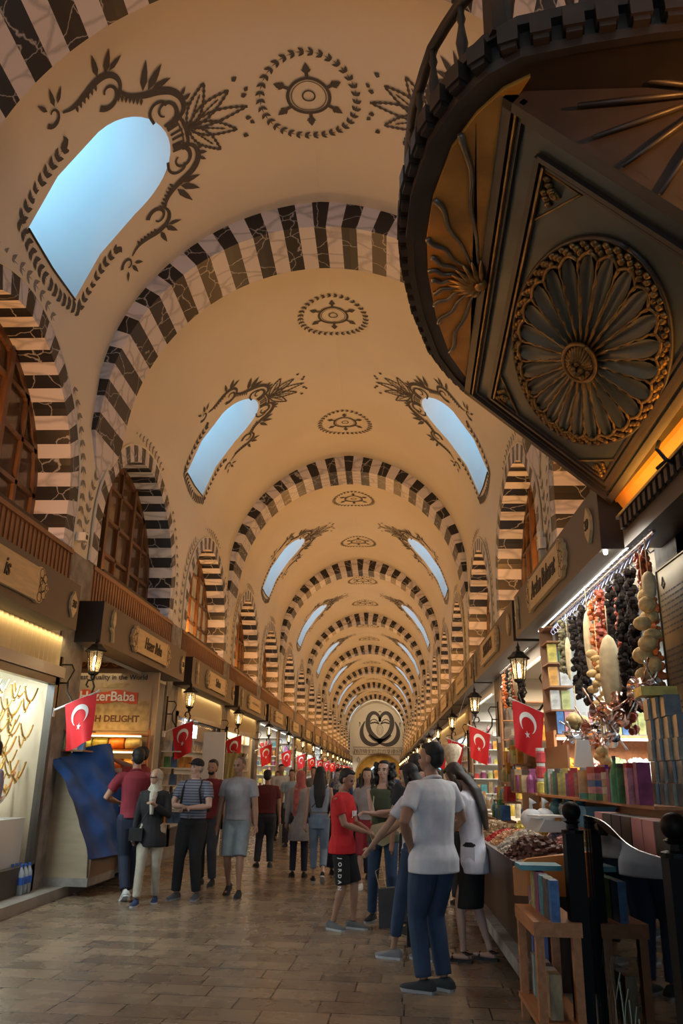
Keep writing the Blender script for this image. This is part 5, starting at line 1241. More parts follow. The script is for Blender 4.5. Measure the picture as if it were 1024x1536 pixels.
mb = MB(); mb.box(2.42, 3.2, 3.2, 5.9, .1, .77); tag(mb.build('low_cabinet', M_DKB), 'dark low cabinet behind the glass railing', 'cabinet')
# scoops and bag hanging on the end of the counter
mb = MB(); mb.prism([(x*.062, z*.10) for x, z in [(-1, -.8), (-.8, -1), (.8, -1), (1, -.8), (1, .8), (.8, 1), (-.8, 1), (-1, .8)]], lambda x, z, d: (x, d, z), -.03, 0); tag(mb.build('plastic_tray', mat('tan_plastic', (.50, .40, .28), .35), loc=(2.10, 6.22, .60)), 'tan plastic tray hanging below the orange end board', 'tray')
mb = MB(); mb.box(-.055, .05, -.02, .0, -.20, .0); tag(mb.build('hanging_bag', mat('blue_paper', (.16, .24, .55), .6), loc=(2.10, 6.21, .495)), 'light blue paper bag hanging under the tan tray', 'bag')
mb = MB(); mb.box(-.08, .08, -.01, .01, -.05, .05); tag(mb.build('price_card', M_PINK, loc=(2.12, 6.22, .74)), 'pinkish card fixed under the orange end board', 'card')
# wooden stand with books
t = empty('wooden_stand', (2.07, 5.78, 0.1), 0, 'reddish wooden stand with upright books at the near end of the stall', 'stand')
for x in (-.13, .09):
    for y in (-.33, .33): mb = MB(); mb.box(x, x+.05, y-.03, y+.03, -.1, .52); mb.build('leg', M_WOODL, t)
mb = MB(); mb.box(-.14, .15, -.37, .37, .50, .58); mb.build('stand_top', M_WOODL, t); mb = MB(); mb.box(-.14, .15, -.37, .37, .02, .05); mb.build('lower_board', M_WOODL, t)
for k in range(9):
    c_ = [7, 11, 4, 6, 10, 8, 3, 10, 4][k]; goods('tall', c_, (2.07-.01*(k % 2), 6.08-.075*k, .68), (1.6, 1.15, 1.05), 1.57, '%s book, %s in the row on the wooden stand' % (GCOL[c_], ORD[8-k]), None, cat='book')
goods('flat', 8, (2.08, 6.0, .92), (1.2, 2.0, .7), 1.57, 'teal flat book lying on top of the upright books', None, cat='book')
for k in range(6): c_ = [5, 8, 5, 10, 5, 7][k]; goods('box', c_, (2.05, 6.06-.11*k, .152), (1, 1, 1.5), 1.57, '%s packet in the lower part of the wooden stand' % GCOL[c_], 'packets inside the wooden stand')
# railing: posts, glass, net
def post(x, y, label):
    t = empty('railing_post', (x, y, 0), 0, label, 'post'); mb = MB(); mb.box(-.055, .055, -.055, .055, 0, 1.18); mb.lathe([(.07, 1.18), (.07, 1.20), (.04, 1.21), (.035, 1.235), (.055, 1.25), (.03, 1.26)], n=12); mb.build('shaft', mat('black_lacquer', (.005, .004, .004), .5, spec=.12), t)
    mb = MB(); mb.ball((0, 0, 1.31), .06, 16, 12); mb.build('ball_finial', MATS['black_lacquer'], t, smooth=True)
post(2.22, 5.50, 'black railing post with ball top right of the wooden stand'); post(2.33, 3.92, 'black railing post with ball top at the right edge')
t = empty('glass_railing', (2.30, 4.7, 0), 0, 'curved-top glass railing panel between the two black posts', 'glass panel')
P = []
for i in range(17):
    u = i/16; y = .72-1.42*u; z = 1.29-.13*(1/(1+math.exp(-(u-.45)*12))); P.append((y, z))
mb = MB(); pts = [(y, .12) for y, z in P[::-1]]; poly = P+[(P[-1][0], .10), (P[0][0], .10)]
mb.prism(poly, lambda y, z, d: (d-.045*y/.78*.6, y, z), 0, .008); mb.build('glass_pane', M_RAILG, t)
mb = MB(); mb.tube([(.004-.045*y/.78*.6, y, z) for y, z in P], .004, 5); mb.build('polished_edge', M_STEEL, t)
mb = MB()
for k in range(9):
    y0 = .68-.15*k; mb.tube([(-.01, y0-.05*i/6+.02*sin(i+k), .62-.06*k*.8-.08*i) for i in range(7)], .003, 4); mb.tube([(-.01, y0-.16+.045*i-.02*sin(i*1.3+k), .62-.06*k*.8-.08*i) for i in range(7)], .003, 4)
mb.build('pale_net', mat('net_green', (.30, .36, .28), .6), t)
mb = MB(); mb.tube([(3.05, 11.3, 3.25), (3.05, 14.2, 3.25)], .015, 8); tag(mb.build('hanging_rail', M_STEEL), 'steel rail carrying the strings of the second spice shop', 'rail')
mb = MB(); mb.tube([(-2.75, 20.4, 2.03), (-2.75, 21.8, 2.03), (-3.3, 21.8, 2.03)], .015, 8); tag(mb.build('hanging_rail', M_STEEL), 'rail with three scarves before the left pier', 'rail')
mb = MB(); mb.box(3.05, 3.09, 11.2, 12.55, .1, 2.0); tag(mb.build('upright_board', M_SHELF), 'dark board behind the stepped packets of the second spice shop', 'board')
# second spice shop further on: strings, cone bouquet, shelves
for k, (y, kd, L) in enumerate([(12.1, 'black', .8), (12.4, 'orange', .75), (12.65, 'red', .7), (12.95, 'olive', .7), (13.3, 'black', .6), (13.7, 'orange', .6)]):
    o = dry_string(kd, L, 50+k).build('dried_vegetable_string', KM[kd], loc=(3.05, y, 3.22), fix=False); tag(o, '%s string at the second spice shop, %s along it' % (KN[kd], ['first', 'second', 'third', 'fourth', 'fifth', 'sixth'][k]), 'dried vegetables', 'strings at the second spice shop')
luffa(.5, .05, 'pale luffa hanging at the second spice shop', (3.0, 12.25, 3.15))
lamp('stall_light', 'AREA', (2.85, 13.6, 3.3), 35, (1, .93, .82), .2, 3.5, aim=(.2, 0, -1))
mb = MB(); mb.lathe([(.0, -.55), (.05, -.45), (.20, -.15), (.24, 0), (.15, .08), (0, .1)], n=14); mb.tube([(0, 0, .1), (.15, 0, .6), (.38, 0, 1.25)], .004, 4); tag(mb.build('wrapped_cone', CM('conewrap', (.7, .62, .5)), smooth=True, loc=(2.55, 19.0, 2.15)), 'cellophane cone bouquet hanging over the right-hand shops', 'bouquet')
rnd = random.Random(77)
for r_ in range(5):
    for k in range(7):
        c_ = rnd.randrange(12); goods(rnd.choice(['tall', 'tin', 'box', 'jar', 'bottle']), c_, (2.62+.22*r_*.35, 11.35+.17*k, .98+.24*r_), 1.15, .3, '%s packet in the stepped display before the second spice shop, row %s up' % (GCOL[c_], ['one', 'two', 'three', 'four', 'five'][r_]), 'stepped display of packets, second spice shop')
    mb = MB(); mb.box(2.55+.077*r_, 2.75+.077*r_, 11.25, 12.5, .95+.24*r_, .975+.24*r_) ; tag(mb.build('display_step', M_SHELF), 'display board under row %s of packets, second spice shop' % ['one', 'two', 'three', 'four', 'five'][r_], 'shelf')
# small fittings
mb = MB(); mb.box(-.05, .05, -.07, .07, 0, .16); mb.ball((0, 0, .2), (.06, .07, .07), 10, 8); tag(mb.build('alarm_siren', M_WHITE, loc=(3.22, 10.85, 4.55)), 'white alarm siren on the right wall between two striped arches', 'siren')
mb = MB(); mb.box(-.04, .04, -.06, .06, 0, .55); tag(mb.build('junction_box', mat('grey_box', (.38, .38, .36), .5), loc=(3.22, 10.85, 3.98)), 'grey junction box on the right wall under the alarm siren', 'box')
mb = MB(); mb.box(-.07, .07, -.06, .06, 0, .12); mb.cur = 1; mb.box(.07, .075, -.03, .03, .03, .09); tag(mb.build('security_camera', [M_WHITE, M_BLACK], loc=(-3.2, 10.5, 4.55)), 'small white security camera box on the left wall under the wide rib', 'camera')
t = empty('display_screen', (2.75, 30, 1.62), 0, 'small lit screen with blue and red bands far down the right side', 'screen'); mb = MB(); mb.box(-.32, .32, 0, .05, 0, .38); mb.build('screen_housing', M_BLACK, t)
mb = MB(); mb.quad((-.29, -.004, .14), (.29, -.004, .14), (.29, -.004, .35), (-.29, -.004, .35)); mb.build('blue_band', mat('screen_blue', (.1, .3, .5), .5, emit=(.2, .7, 1), es=1.5), t, fix=False); mb = MB(); mb.quad((-.29, -.004, .03), (.29, -.004, .03), (.29, -.004, .13), (-.29, -.004, .13)); mb.build('red_band', mat('screen_red', (.5, .1, .05), .5, emit=(1, .15, .08), es=1.5), t, fix=False)
mb = MB(); mb.tube([(0, .02, -1.52), (0, .02, 0)], .02, 8); mb.build('stand_pole', M_BLACK, t)
# ---------------------------------------------------------------- people
def skinm(n, c): return mat('skin_'+n, c, .5, noise=.10, ns=5)
SK = {'tan': skinm('tan', (.36, .19, .12)), 'fair': skinm('fair', (.52, .32, .24)), 'olive': skinm('olive', (.40, .23, .15))}
M_EYE = mat('eye_dark', (.02, .015, .012), .3); M_EYEW = mat('eye_white', (.6, .58, .55), .3); M_LIP = mat('lip', (.30, .09, .08), .5)
def cloth(n, c, **k): return mat('cloth_'+n, c, .85, noise=k.get('noise', .22), ns=k.get('ns', 7), bump=k.get('bump', .35))
M_HAIR = mat('hair_black', (.010, .008, .007), .62, noise=.5, ns=40, stretch=(1, 1, .1)); M_HAIRB = mat('hair_brown', (.030, .016, .010), .55, noise=.5, ns=40, stretch=(1, 1, .1)); M_HAIRG = mat('hair_grey', (.28, .27, .26), .6)
DG = None
def solid(mb, name, m, parent, voxel, smooth_it=3, M=None):
    me = mb.mesh('tmp'); mb.fix(me); o = bpy.data.objects.new('tmp', me); COL.objects.link(o)
    r = o.modifiers.new('r', 'REMESH'); r.mode = 'VOXEL'; r.voxel_size = voxel; s = o.modifiers.new('s', 'SMOOTH'); s.iterations = smooth_it; s.factor = .5
    dg = bpy.context.evaluated_depsgraph_get(); me2 = bpy.data.meshes.new_from_object(o.evaluated_get(dg)); bpy.data.objects.remove(o); bpy.data.meshes.remove(me)
    me2.materials.clear(); return link(name, me2, m, parent, True)
def sect(mb, S, n=16, cap=True):
    """S: list of (centre, rx, ry, yaw) lofted in order"""
    vs = []
    for c, rx, ry, yaw in S:
        for j in range(n):
            t = 2*pi*j/n; x, y = rx*cos(t), ry*sin(t); vs.append((c[0]+x*cos(yaw)-y*sin(yaw), c[1]+x*sin(yaw)+y*cos(yaw), c[2]))
    k = len(S); fs = [(i*n+j, i*n+(j+1) % n, (i+1)*n+(j+1) % n, (i+1)*n+j) for i in range(k-1) for j in range(n)]
    if cap: fs += [tuple(range(n))[::-1], tuple((k-1)*n+j for j in range(n))]
    return mb.add(vs, fs)
def ik(a, b, l1, l2, hint):
    d = b-a; L = min(d.length, (l1+l2)*.999); d = d.normalized(); x = (l1*l1-l2*l2+L*L)/(2*L); h = sqrt(max(0, l1*l1-x*x))
    hint = Vector(hint); p = hint-d*hint.dot(d); p = p.normalized() if p.length > 1e-6 else d.orthogonal().normalized(); return a+d*x+p*h, a+d*L
def person(label, x, y, heading, h, top, bottom, skin='tan', hair='short', fem=False, z0=0, LH=None, RH=None, le=(-.6, -.6, -.3), re=(.6, -.6, -.3), feet=None, head_yaw=0, head_pitch=0, lean=0, fat=1.0,
           sleeve='short', hem=.80, legs='long', leg_end=.10, shoes=(.02, .02, .02), sole=(.02, .02, .02), hairm=None, detail=2, skirt=None, group=None, extras=None, world_hands=False, collar=False, topm=None, fingers=None, sandals=False, hips=(0, 0)):
    sc = h/1.75; t = empty('person', (x, y, z0), radians(heading), label, 'person', group); t.scale = (sc,)*3
    Rz = Matrix.Rotation(-radians(heading), 3, 'Z')
    def w2l(p): return (Rz @ (Vector(p)-Vector((x, y, z0))))/sc
    vx = {2: .0085, 1: .013, 0: .022}[detail]
    sw = .165 if fem else .192; hw = .088 if fem else .082
    feet = feet or {'L': (-.10, .02, 0, 8), 'R': (.10, -.02, 0, -8)}
    hipc = Vector((hips[0], hips[1], .93)); ln = radians(lean)
    def sp(z, dy=0): q = z-.93; return Vector((hips[0], hips[1]+sin(ln)*q+dy, .93+cos(ln)*q))
    chest, neck = sp(1.30), sp(1.49)
    SH = {'L': sp(1.40)+Vector((-sw, 0, 0)), 'R': sp(1.40)+Vector((sw, 0, 0))}
    hands = {'L': LH, 'R': RH}; J = {}
    for s, sg in (('L', -1), ('R', 1)):
        tg = hands[s]
        if tg is None: tg = Vector((sg*(sw+.07), .04, .80))
        else: tg = w2l(tg) if world_hands else Vector(tg)
        el, wr = ik(SH[s], tg, .29, .255, le if s == 'L' else re); J[s] = (SH[s], el, wr)
    K = {}
    for s, sg in (('L', -1), ('R', 1)):
        fx, fy, fz, fa = feet[s]; hip = hipc+Vector((sg*hw, 0, -.02)); an = Vector((fx, fy, .085+fz)); kn, an2 = ik(hip, an, .432, .412, (0, 1, 0)); K[s] = (hip, kn, an, fa, fz)
    hc = sp(1.475)+Vector((0, .012, 0)); hy = radians(head_yaw); hp = radians(head_pitch)
    HR = Matrix.Rotation(hy, 3, 'Z') @ Matrix.Rotation(-hp, 3, 'X')
    hb = hc+Vector((0, .005, .02)); 
    def hd(p): return hb+HR @ Vector(p)       # head axes: +y face, z up, origin at the neck top
    bare = legs in ('bare', 'skirt', 'shorts')
    def limb(mb, P, r): mb.tube(P, r, 12)
    # ---- body
    b = MB()
    fy_ = .95 if fem else 1
    sect(b, [(sp(.84), .13*fat, .09, 0), (sp(.93), .155*fat, .10*fat, 0), (sp(1.08), (.115 if fem else .135)*fat, .085*fat, 0), (sp(1.25), .14*fat, .10*fat, 0), (sp(1.38), .15, .095, 0), (sp(1.43), .12, .075, 0), (sp(1.465), .075, .06, 0), (sp(1.49), .05, .05, 0)])
    b.tube([sp(1.42), sp(1.50), hd((0, 0, .03)), hd((0, .005, .08))], [.062, .054, .052, .05], 12)
    c0 = (0, -.004, .155); pts = hd(c0)
    def hball(c, r):
        n0 = len(b.v); b.ball((0, 0, 0), r, 14, 10)
        for i in range(n0, len(b.v)): b.v[i] = tuple(hd(Vector(b.v[i])+Vector(c)))
    hball((0, -.008, .165), (.074, .092, .088)); hball((0, .018, .115), (.060, .070, .075)); hball((0, .040, .066), (.038, .042, .032)); hball((0, .088, .112), (.013, .018, .018)); hball((0, .082, .130), (.010, .012, .024))
    for sg in (-1, 1): hball((sg*.073, -.004, .118), (.010, .020, .030)); hball((sg*.030, .060, .100), (.022, .020, .02))
    hball((0, .078, .150), (.045, .012, .009)); hball((0, .080, .078), (.020, .012, .009))
    fk = 1.0 if not fem else .88
    for s, sg in (('L', -1), ('R', 1)):
        a, e, w = J[s]; limb(b, [a+Vector((-sg*.05, 0, .0)), a, a+(e-a)*.35, e, e+(w-e)*.3, w], [.035, .050*fk*fat, .047*fk*fat, .040*fk, .042*fk, .026*fk])
        d = (w-e).normalized(); side_ = d.cross(Vector((0, 0, 1))); side_ = side_.normalized() if side_.length > .1 else Vector((1, 0, 0)); nn = side_.cross(d).normalized()
        if sg < 0: pass
        fg = (fingers or {}).get(s, 1.0)
        # palm and five fingers curling towards the palm side
        pd = -nn if nn.z > 0 else nn
        inward = side_*(1 if (side_.x*(-sg)) > 0 else -1)
        if abs(d.z) > .75: flat = inward; curl = inward; spread = Vector((0, 1, 0)); spread = (spread-d*spread.dot(d)).normalized(); curl = (inward-d*inward.dot(d)).normalized()
        else: spread = side_; curl = pd
        b.tube([w-d*.01, w+d*.045, w+d*.085], [.026, .034, .030], 10, sq=.6)
        for k in range(4):
            o = w+d*.078+spread*(.021-.014*k)*1.0; L = (.070, .078, .072, .056)[k]
            cu = (.35+.12*k)*fg
            p1 = o+(d*cos(cu)+curl*sin(cu))*L*.45; p2 = p1+(d*cos(cu*2)+curl*sin(cu*2))*L*.33; p3 = p2+(d*cos(cu*2.8)+curl*sin(cu*2.8))*L*.25
            b.tube([o-d*.02, o, p1, p2, p3], [.009, .0095, .009, .008, .0065], 6)
        th = w+d*.02+spread*.024; b.tube([th, th+d*.03+spread*.022+curl*.008, th+d*.058+spread*.026+curl*.02], [.013, .011, .008], 7)
    for s, sg in (('L', -1), ('R', 1)):
        hp_, kn, an, fa, fz = K[s]; limb(b, [hp_+Vector((0, 0, .04)), hp_, hp_+(kn-hp_)*.4, kn, kn+(an-kn)*.3, an+(kn-an)*.15, an], [.08*fk, .082*fk*fat, .072*fk*fat, .052*fk, .054*fk, .033*fk, .032])
        fr = radians(fa); fd = Vector((-sin(fr), cos(fr), -.0 if fz == 0 else -.35)); fl = Vector((an.x, an.y, an.z-.045))
        fz_ = 1 if sandals else .7; b.tube([fl-fd*.05, fl+fd*.02, fl+fd*.09, fl+fd*(.16 if sandals else .11)], [.026*fz_, .034*fz_, .030*fz_, .02*fz_], 10, sq=.75 if sandals else .6)
    body = solid(b, 'body', SK[skin], t, vx, 2)
    # ---- face
    if detail:
        for sg in (-1, 1):
            e_ = MB(); p = hd((sg*.030, .076, .132)); e_.ball(tuple(p), (.011, .011, .007), 8, 6); e_.build('eye', M_EYE, t, smooth=True)
            if detail > 1: e_ = MB(); q = [hd((sg*.016, .088, .148)), hd((sg*.032, .084, .153)), hd((sg*.048, .072, .147))]; e_.tube(q, .004, 5); e_.build('eyebrow', hairm or M_HAIR, t)
        e_ = MB(); e_.tube([hd((-.020, .080, .080)), hd((0, .090, .081)), hd((.020, .080, .080))], [.003, .006, .003], 6); e_.build('mouth', M_LIP, t, smooth=True)
    # ---- upper garment
    tm = topm or cloth(label.split()[0]+str(int(abs(top[0])*999)), top); g = MB(); z_h = hem; of = .016
    S = []
    fl_ = .03 if hem < .9 else .008
    for z in (z_h, min(.93, z_h+.1), 1.0, 1.10, 1.22, 1.32, 1.39, 1.425, 1.45, 1.475):
        if z < z_h: continue
        base = {True: .150, False: .145}[fem] if z < .98 else ((.120 if fem else .138) if z < 1.15 else (.145 if z < 1.3 else (.158 if z < 1.41 else (.138 if z < 1.44 else (.098 if z < 1.46 else .062)))))
        ry = .118 if z < 1.0 else (.102 if z < 1.15 else (.116 if z < 1.41 else (.094 if z < 1.44 else (.080 if z < 1.46 else .060))))
        if z < 1.0 and z_h < .9: base += fl_*.9; ry += fl_*.4
        q = sp(z); q = Vector((q.x, q.y+(.006 if fem and 1.18 < z < 1.35 else 0), q.z)); S.append((q, (base+of)*fat, (ry+of*.7)*(fat if z < 1.35 else 1), 0))
    if sleeve == 'none': S = [q for q in S if q[0].z < sp(1.45).z] 
    if hem < .97:
        sect(g, S)
    else: sect(g, S)
    if sleeve != 'none':
        for s, sg in (('L', -1), ('R', 1)):
            a, e, w = J[s]; f = .56 if sleeve == 'short' else 1.0
            P = [a+Vector((-sg*.085, 0, .012)), a+Vector((-sg*.012, 0, -.004)), a+(e-a)*.3, a+(e-a)*(.62 if sleeve == 'short' else .7)]; R_ = [.058, .070*fk+.002, .067*fk, .067*fk if sleeve == 'short' else .056]
            if sleeve == 'long': P += [e, e+(w-e)*.5, w-(w-e)*.04]; R_ += [.053, .046, .040]
            if sleeve == 'half': P[-1] = a+(e-a)*.85
            g.tube(P, R_, 12)
    else:
        for sg in (-1, 1): g.tube([sp(1.36)+Vector((sg*.10, 0, 0)), sp(1.46)+Vector((sg*.085, 0, 0))], [.06, .05], 10)
    solid(g, 'shirt' if not fem else 'top', tm, t, max(vx, .011), 3)
    if collar:
        g = MB(); P = [sp(1.462)+Vector((.070*cos(q), .062*sin(q)+.004, .012-.020*sin(q))) for q in [2*pi*i/16+pi/2 for i in range(17)]]; g.tube(P, .011, 6, sq=1.3); g.build('collar', tm, t, smooth=True)
    # ---- lower garment
    if legs in ('long', 'shorts'):
        bm_ = cloth('b'+label.split()[0]+str(int(bottom[2]*999)), bottom); g = MB(); sect(g, [(sp(.80), .15*fat, .10, 0), (sp(.90), .162*fat, .112*fat, 0), (sp(1.0), .148*fat, .10*fat, 0), (sp(1.03), .140*fat, .096*fat, 0)])
        for s, sg in (('L', -1), ('R', 1)):
            hp_, kn, an, fa, fz = K[s]
            if legs == 'long': P = [hp_+Vector((0, 0, .05)), hp_, hp_+(kn-hp_)*.5, kn, kn+(an-kn)*.45, an+(kn-an)*(leg_end-.085)/.42+Vector((0, 0, .0))]; R_ = [.095, .103*fk*fat, .092*fk*fat, .074*fk, .070*fk, .062*fk]
            else: P = [hp_+Vector((0, 0, .05)), hp_, hp_+(kn-hp_)*.5, hp_+(kn-hp_)*1.02]; R_ = [.09, .098*fat, .088*fat, .080*fat]
            g.tube(P, R_, 12)
        solid(g, 'trousers' if legs == 'long' else 'shorts', bm_, t, max(vx, .011), 3)
    elif legs == 'skirt':
        bm_ = cloth('b'+label.split()[0]+str(int(bottom[2]*999)), bottom); g = MB(); cx = (K['L'][1].x+K['R'][1].x)/2; cy = (K['L'][1].y+K['R'][1].y)/2; zb = skirt or .45
        sect(g, [(Vector((cx*.8, cy*.8, zb)), .165 if zb > .3 else .22, .13 if zb > .3 else .19, 0), (Vector((cx*.5, cy*.5, .7)), .165, .125, 0), (sp(.92), .165, .118, 0), (sp(1.03), .13, .10, 0)], n=20); solid(g, 'skirt', bm_, t, max(vx, .012), 3)
    # ---- shoes
    shm = cloth('shoe%d_%d' % (shoes[0]*999, shoes[2]*999), shoes, bump=.1); som = mat('sole%d' % (sole[0]*999), sole, .6)
    for s, sg in (('L', -1), ('R', 1)):
        hp_, kn, an, fa, fz = K[s]; fr = radians(fa); tp = -.0 if fz == 0 else -.5; fd = Vector((-sin(fr)*cos(tp), cos(fr)*cos(tp), sin(tp))); fl = Vector((an.x, an.y, an.z-.05)); sd = Vector((cos(fr), sin(fr), 0)); un = sd.cross(fd).normalized()
        if un.z < 0: un = -un
        def foot(a_, b_, c_): return tuple(fl+fd*a_+sd*b_+un*c_)
        out = [(-.085, .0), (-.075, .032), (0, .036), (.09, .047), (.155, .040), (.185, .0), (.155, -.040), (.09, -.045), (0, -.034), (-.075, -.032)]
        g = MB(); g.prism(out, lambda a_, b_, d_: foot(a_, b_, d_), -.036, -.014); so = g.build('sole', som, None, smooth=False)
        if sandals:
            g = MB(); g.tube([foot(.10, -.045, -.01), foot(.10, 0, .028), foot(.10, .045, -.01)], .008, 6); g.tube([foot(-.04, -.038, .03), foot(.02, 0, .05), foot(-.04, .038, .03), foot(-.08, 0, .035), foot(-.04, -.038, .03)], .007, 6)
        else:
            g = MB()
            L = []
            for a_, wd, hh in ((-.088, .028, .05), (-.06, .036, .075), (0, .038, .072), (.05, .043, .05), (.11, .046, .036), (.155, .038, .026), (.185, .015, .012)):
                L.append([foot(a_, wd*cos(q)*1.0, -.014+hh*max(0, sin(q))) for q in [pi*i/8 for i in range(9)]])
            n = 9; g.add([p for r_ in L for p in r_], [(i*n+j, i*n+j+1, (i+1)*n+j+1, (i+1)*n+j) for i in range(len(L)-1) for j in range(n-1)]+[tuple(range(n)), tuple((len(L)-1)*n+j for j in range(n))[::-1]])
        sh = g.build('sandal' if sandals else 'shoe', shm, t, smooth=True); so.parent = sh
    # ---- hair
    hm = hairm or M_HAIR; g = MB()
    def hb_(c, r, n=14, m=10):
        n0 = len(g.v); g.ball((0, 0, 0), r, n, m)
        for i in range(n0, len(g.v)): g.v[i] = tuple(hd(Vector(g.v[i])+Vector(c)))
    vh = max(vx, .009)
    if hair in ('short', 'long', 'curly'):
        hb_((0, -.026, .182), (.082, .090, .082)); hb_((0, -.045, .14), (.074, .068, .085))
        hb_((0, .012, .225), (.06, .066, .030))
    if hair == 'long':
        q0 = hd((0, -.06, .12)); lb = sp(1.12, -.16) if not fem else sp(1.08, -.15)
        P = [hd((0, -.05, .17)), hd((0, -.075, .09)), (hd((0, -.10, 0))+sp(1.44, -.13))/2, sp(1.30, -.15), sp(1.12, -.155)]
        sect(g, [(Vector(p), rx, ry, 0) for p, rx, ry in zip(P[::-1], (.05, .095, .10, .085, .07), (.02, .035, .045, .06, .06))])
        for sg in (-1, 1): g.tube([hd((sg*.062, .01, .19)), hd((sg*.078, .005, .11)), hd((sg*.085, .0, .02)), sp(1.36, .05)+Vector((sg*.10, .0, 0)), sp(1.24, .075)+Vector((sg*.10, .02, 0))], [.022, .022, .028, .026, .010], 8)
    if hair == 'curly':
        r_ = random.Random(5)
        for k in range(110):
            sg = 1 if k % 2 else -1; z = r_.uniform(-.17, .22); hb_((sg*(.078+.055*r_.random()*(1-z*2)), -.01+r_.uniform(-.07, .045), z), (.028, .028, .030), 6, 5)
        for k in range(40): hb_((r_.uniform(-.09, .09), -.09+r_.uniform(-.02, .02), r_.uniform(-.12, .2)), (.03, .03, .03), 6, 5)
    if hair in ('short', 'long', 'curly'): solid(g, 'hair', hm, t, vh, 1)
    if hair == 'bald': hb_((0, -.014, .168), (.0755, .0905, .0885)); g.build('shaven_hair', mat('shaven', (.10, .07, .05), .6), t, smooth=True)
    if hair == 'cap':
        hb_((0, -.045, .13), (.075, .062, .07)); solid(g, 'hair', M_HAIRG, t, vh, 1); g = MB(); hb_((0, -.010, .185), (.084, .102, .075)); g.prism([(-.06, .06), (-.05, .13), (0, .155), (.05, .13), (.06, .06)], lambda a_, b_, d_: tuple(hd((a_, b_, d_-.0))), .172, .182); solid(g, 'cap', cloth('cap', (.012, .012, .016)), t, .008, 1)
    if hair and hair.startswith('scarf'):
        col = {'scarf_beige': (.50, .45, .36), 'scarf_pink': (.52, .13, .11), 'scarf_plaid': (.40, .37, .34)}[hair]
        g = MB(); hb_((0, -.022, .150), (.090, .102, .106)); sect(g, [(sp(1.36), .13, .11, 0), (sp(1.44), .12, .10, 0), (hd((0, -.02, .03)), .078, .085, 0), (hd((0, -.02, .09)), .082, .09, 0)])
        if hair == 'scarf_pink': sect(g, [(sp(.98, -.10)+Vector((-.10, 0, 0)), .03, .02, 0), (sp(1.2, -.14)+Vector((-.08, 0, 0)), .05, .025, 0), (sp(1.42, -.08)+Vector((-.05, 0, 0)), .07, .05, 0)])
        if hair == 'scarf_beige': g.tube([sp(1.42, .10), sp(1.34, .15), sp(1.22, .15), sp(1.14, .14)], [.06, .05, .035, .03], 8)
        sc_ = solid(g, 'headscarf', mat(hair, col, .8, noise=.35, ns=14, bump=.3) if hair != 'scarf_plaid' else mat(hair, col, .8, col2=(.10, .09, .09), ns=22), t, max(vx, .009), 2)
        # face opening: skin oval in front of the scarf
        n0 = 0; f_ = MB(); f_.ball((0, 0, 0), (.056, .04, .075), 12, 8); f_.v = [tuple(hd(Vector(p)+Vector((0, .056, .118)))) for p in f_.v]; f_.build('face', SK[skin], t, smooth=True)
    if extras: extras(t, sp, hd, J, K, SK[skin])
    return t
def strap(t, pts, r, m, name='strap'): g = MB(); g.tube(pts, r, 6, sq=.4); return g.build(name, m, t, smooth=True)
M_BLKC = cloth('black_leather', (.012, .012, .013), noise=.3)
# 1 man in white shirt, seen from behind
def ex_none(*a): pass
person('man in untucked white short-sleeved shirt and jeans, hand on hip, back turned', 1.41, 6.72, 38, 1.77, (.80, .80, .84), (.030, .060, .12), LH=(-.185, .05, .98), le=(-1, -.55, -.15), RH=(.16, .14, 1.02), re=(1, -.1, -.3), head_yaw=32, feet={'L': (-.10, .02, 0, 28), 'R': (.08, .0, 0, 10)}, hem=.80, collar=True, shoes=(.03, .035, .04), sole=(.42, .42, .42), fat=1.17)
# 2 long-haired woman bending and pointing
person('long-haired woman in white tee and cropped jeans, arm stretched down, behind the white shirt man', 1.30, 7.75, 58, 1.62, (.62, .63, .70), (.03, .06, .12), 'olive', 'long', True, LH=(.83, 7.66, .80), le=(-.5, -.2, -.5), world_hands=True, RH=(.98, 7.95, .95), re=(.4, -.6, -.3), lean=1, head_pitch=14, head_yaw=10, feet={'L': (-.07, .20, .0, 10), 'R': (.06, -.08, .0, 0)}, leg_end=.2, shoes=(.20, .20, .21), sole=(.6, .6, .6), hem=.92)
# 3 shop woman with phone
def ex_phone(t, sp, hd, J, K, sk):
    g = MB(); w = J['L'][2]*.5+J['R'][2]*.5; g.cbox(w+Vector((0, .07, .05)), (.075, .012, .15), 0, ('X', -.9)); g.build('telephone', mat('phone_case', (.06, .012, .012), .3), t)
    g = MB(); g.prism([(-.06, .84), (.07, .84), (.07, .97), (-.06, .97)], lambda a, b, d: (-.165-d, a, b), 0, .012); g.build('pocket', MATS['cloth_tunic'], t)
    g = MB(); P = [hd((-.06, .02, .2)), hd((-.082, .02, .10)), hd((-.085, .04, -.02)), hd((-.07, .06, -.16)), hd((-.06, .05, -.30))]; g.tube(P, [.02, .026, .03, .026, .008], 8); g.build('hair_lock', M_HAIRB, t, smooth=True)
person('woman in white tunic and black skirt bowed over a phone beside the stall', 1.83, 7.80, 68, 1.66, (.66, .67, .76), (.008, .008, .008), 'fair', 'long', True, LH=(-.05, .30, 1.17), RH=(.05, .30, 1.19), le=(-.7, -.3, -.7), re=(.7, -.3, -.7), lean=7, head_pitch=38, hairm=M_HAIRB, legs='skirt', skirt=.44, hem=.74, topm=cloth('tunic', (.74, .74, .82)), sandals=True, shoes=(.015, .012, .012), extras=ex_phone, feet={'L': (-.09, .10, 0, 5), 'R': (.09, -.10, 0, -5)})
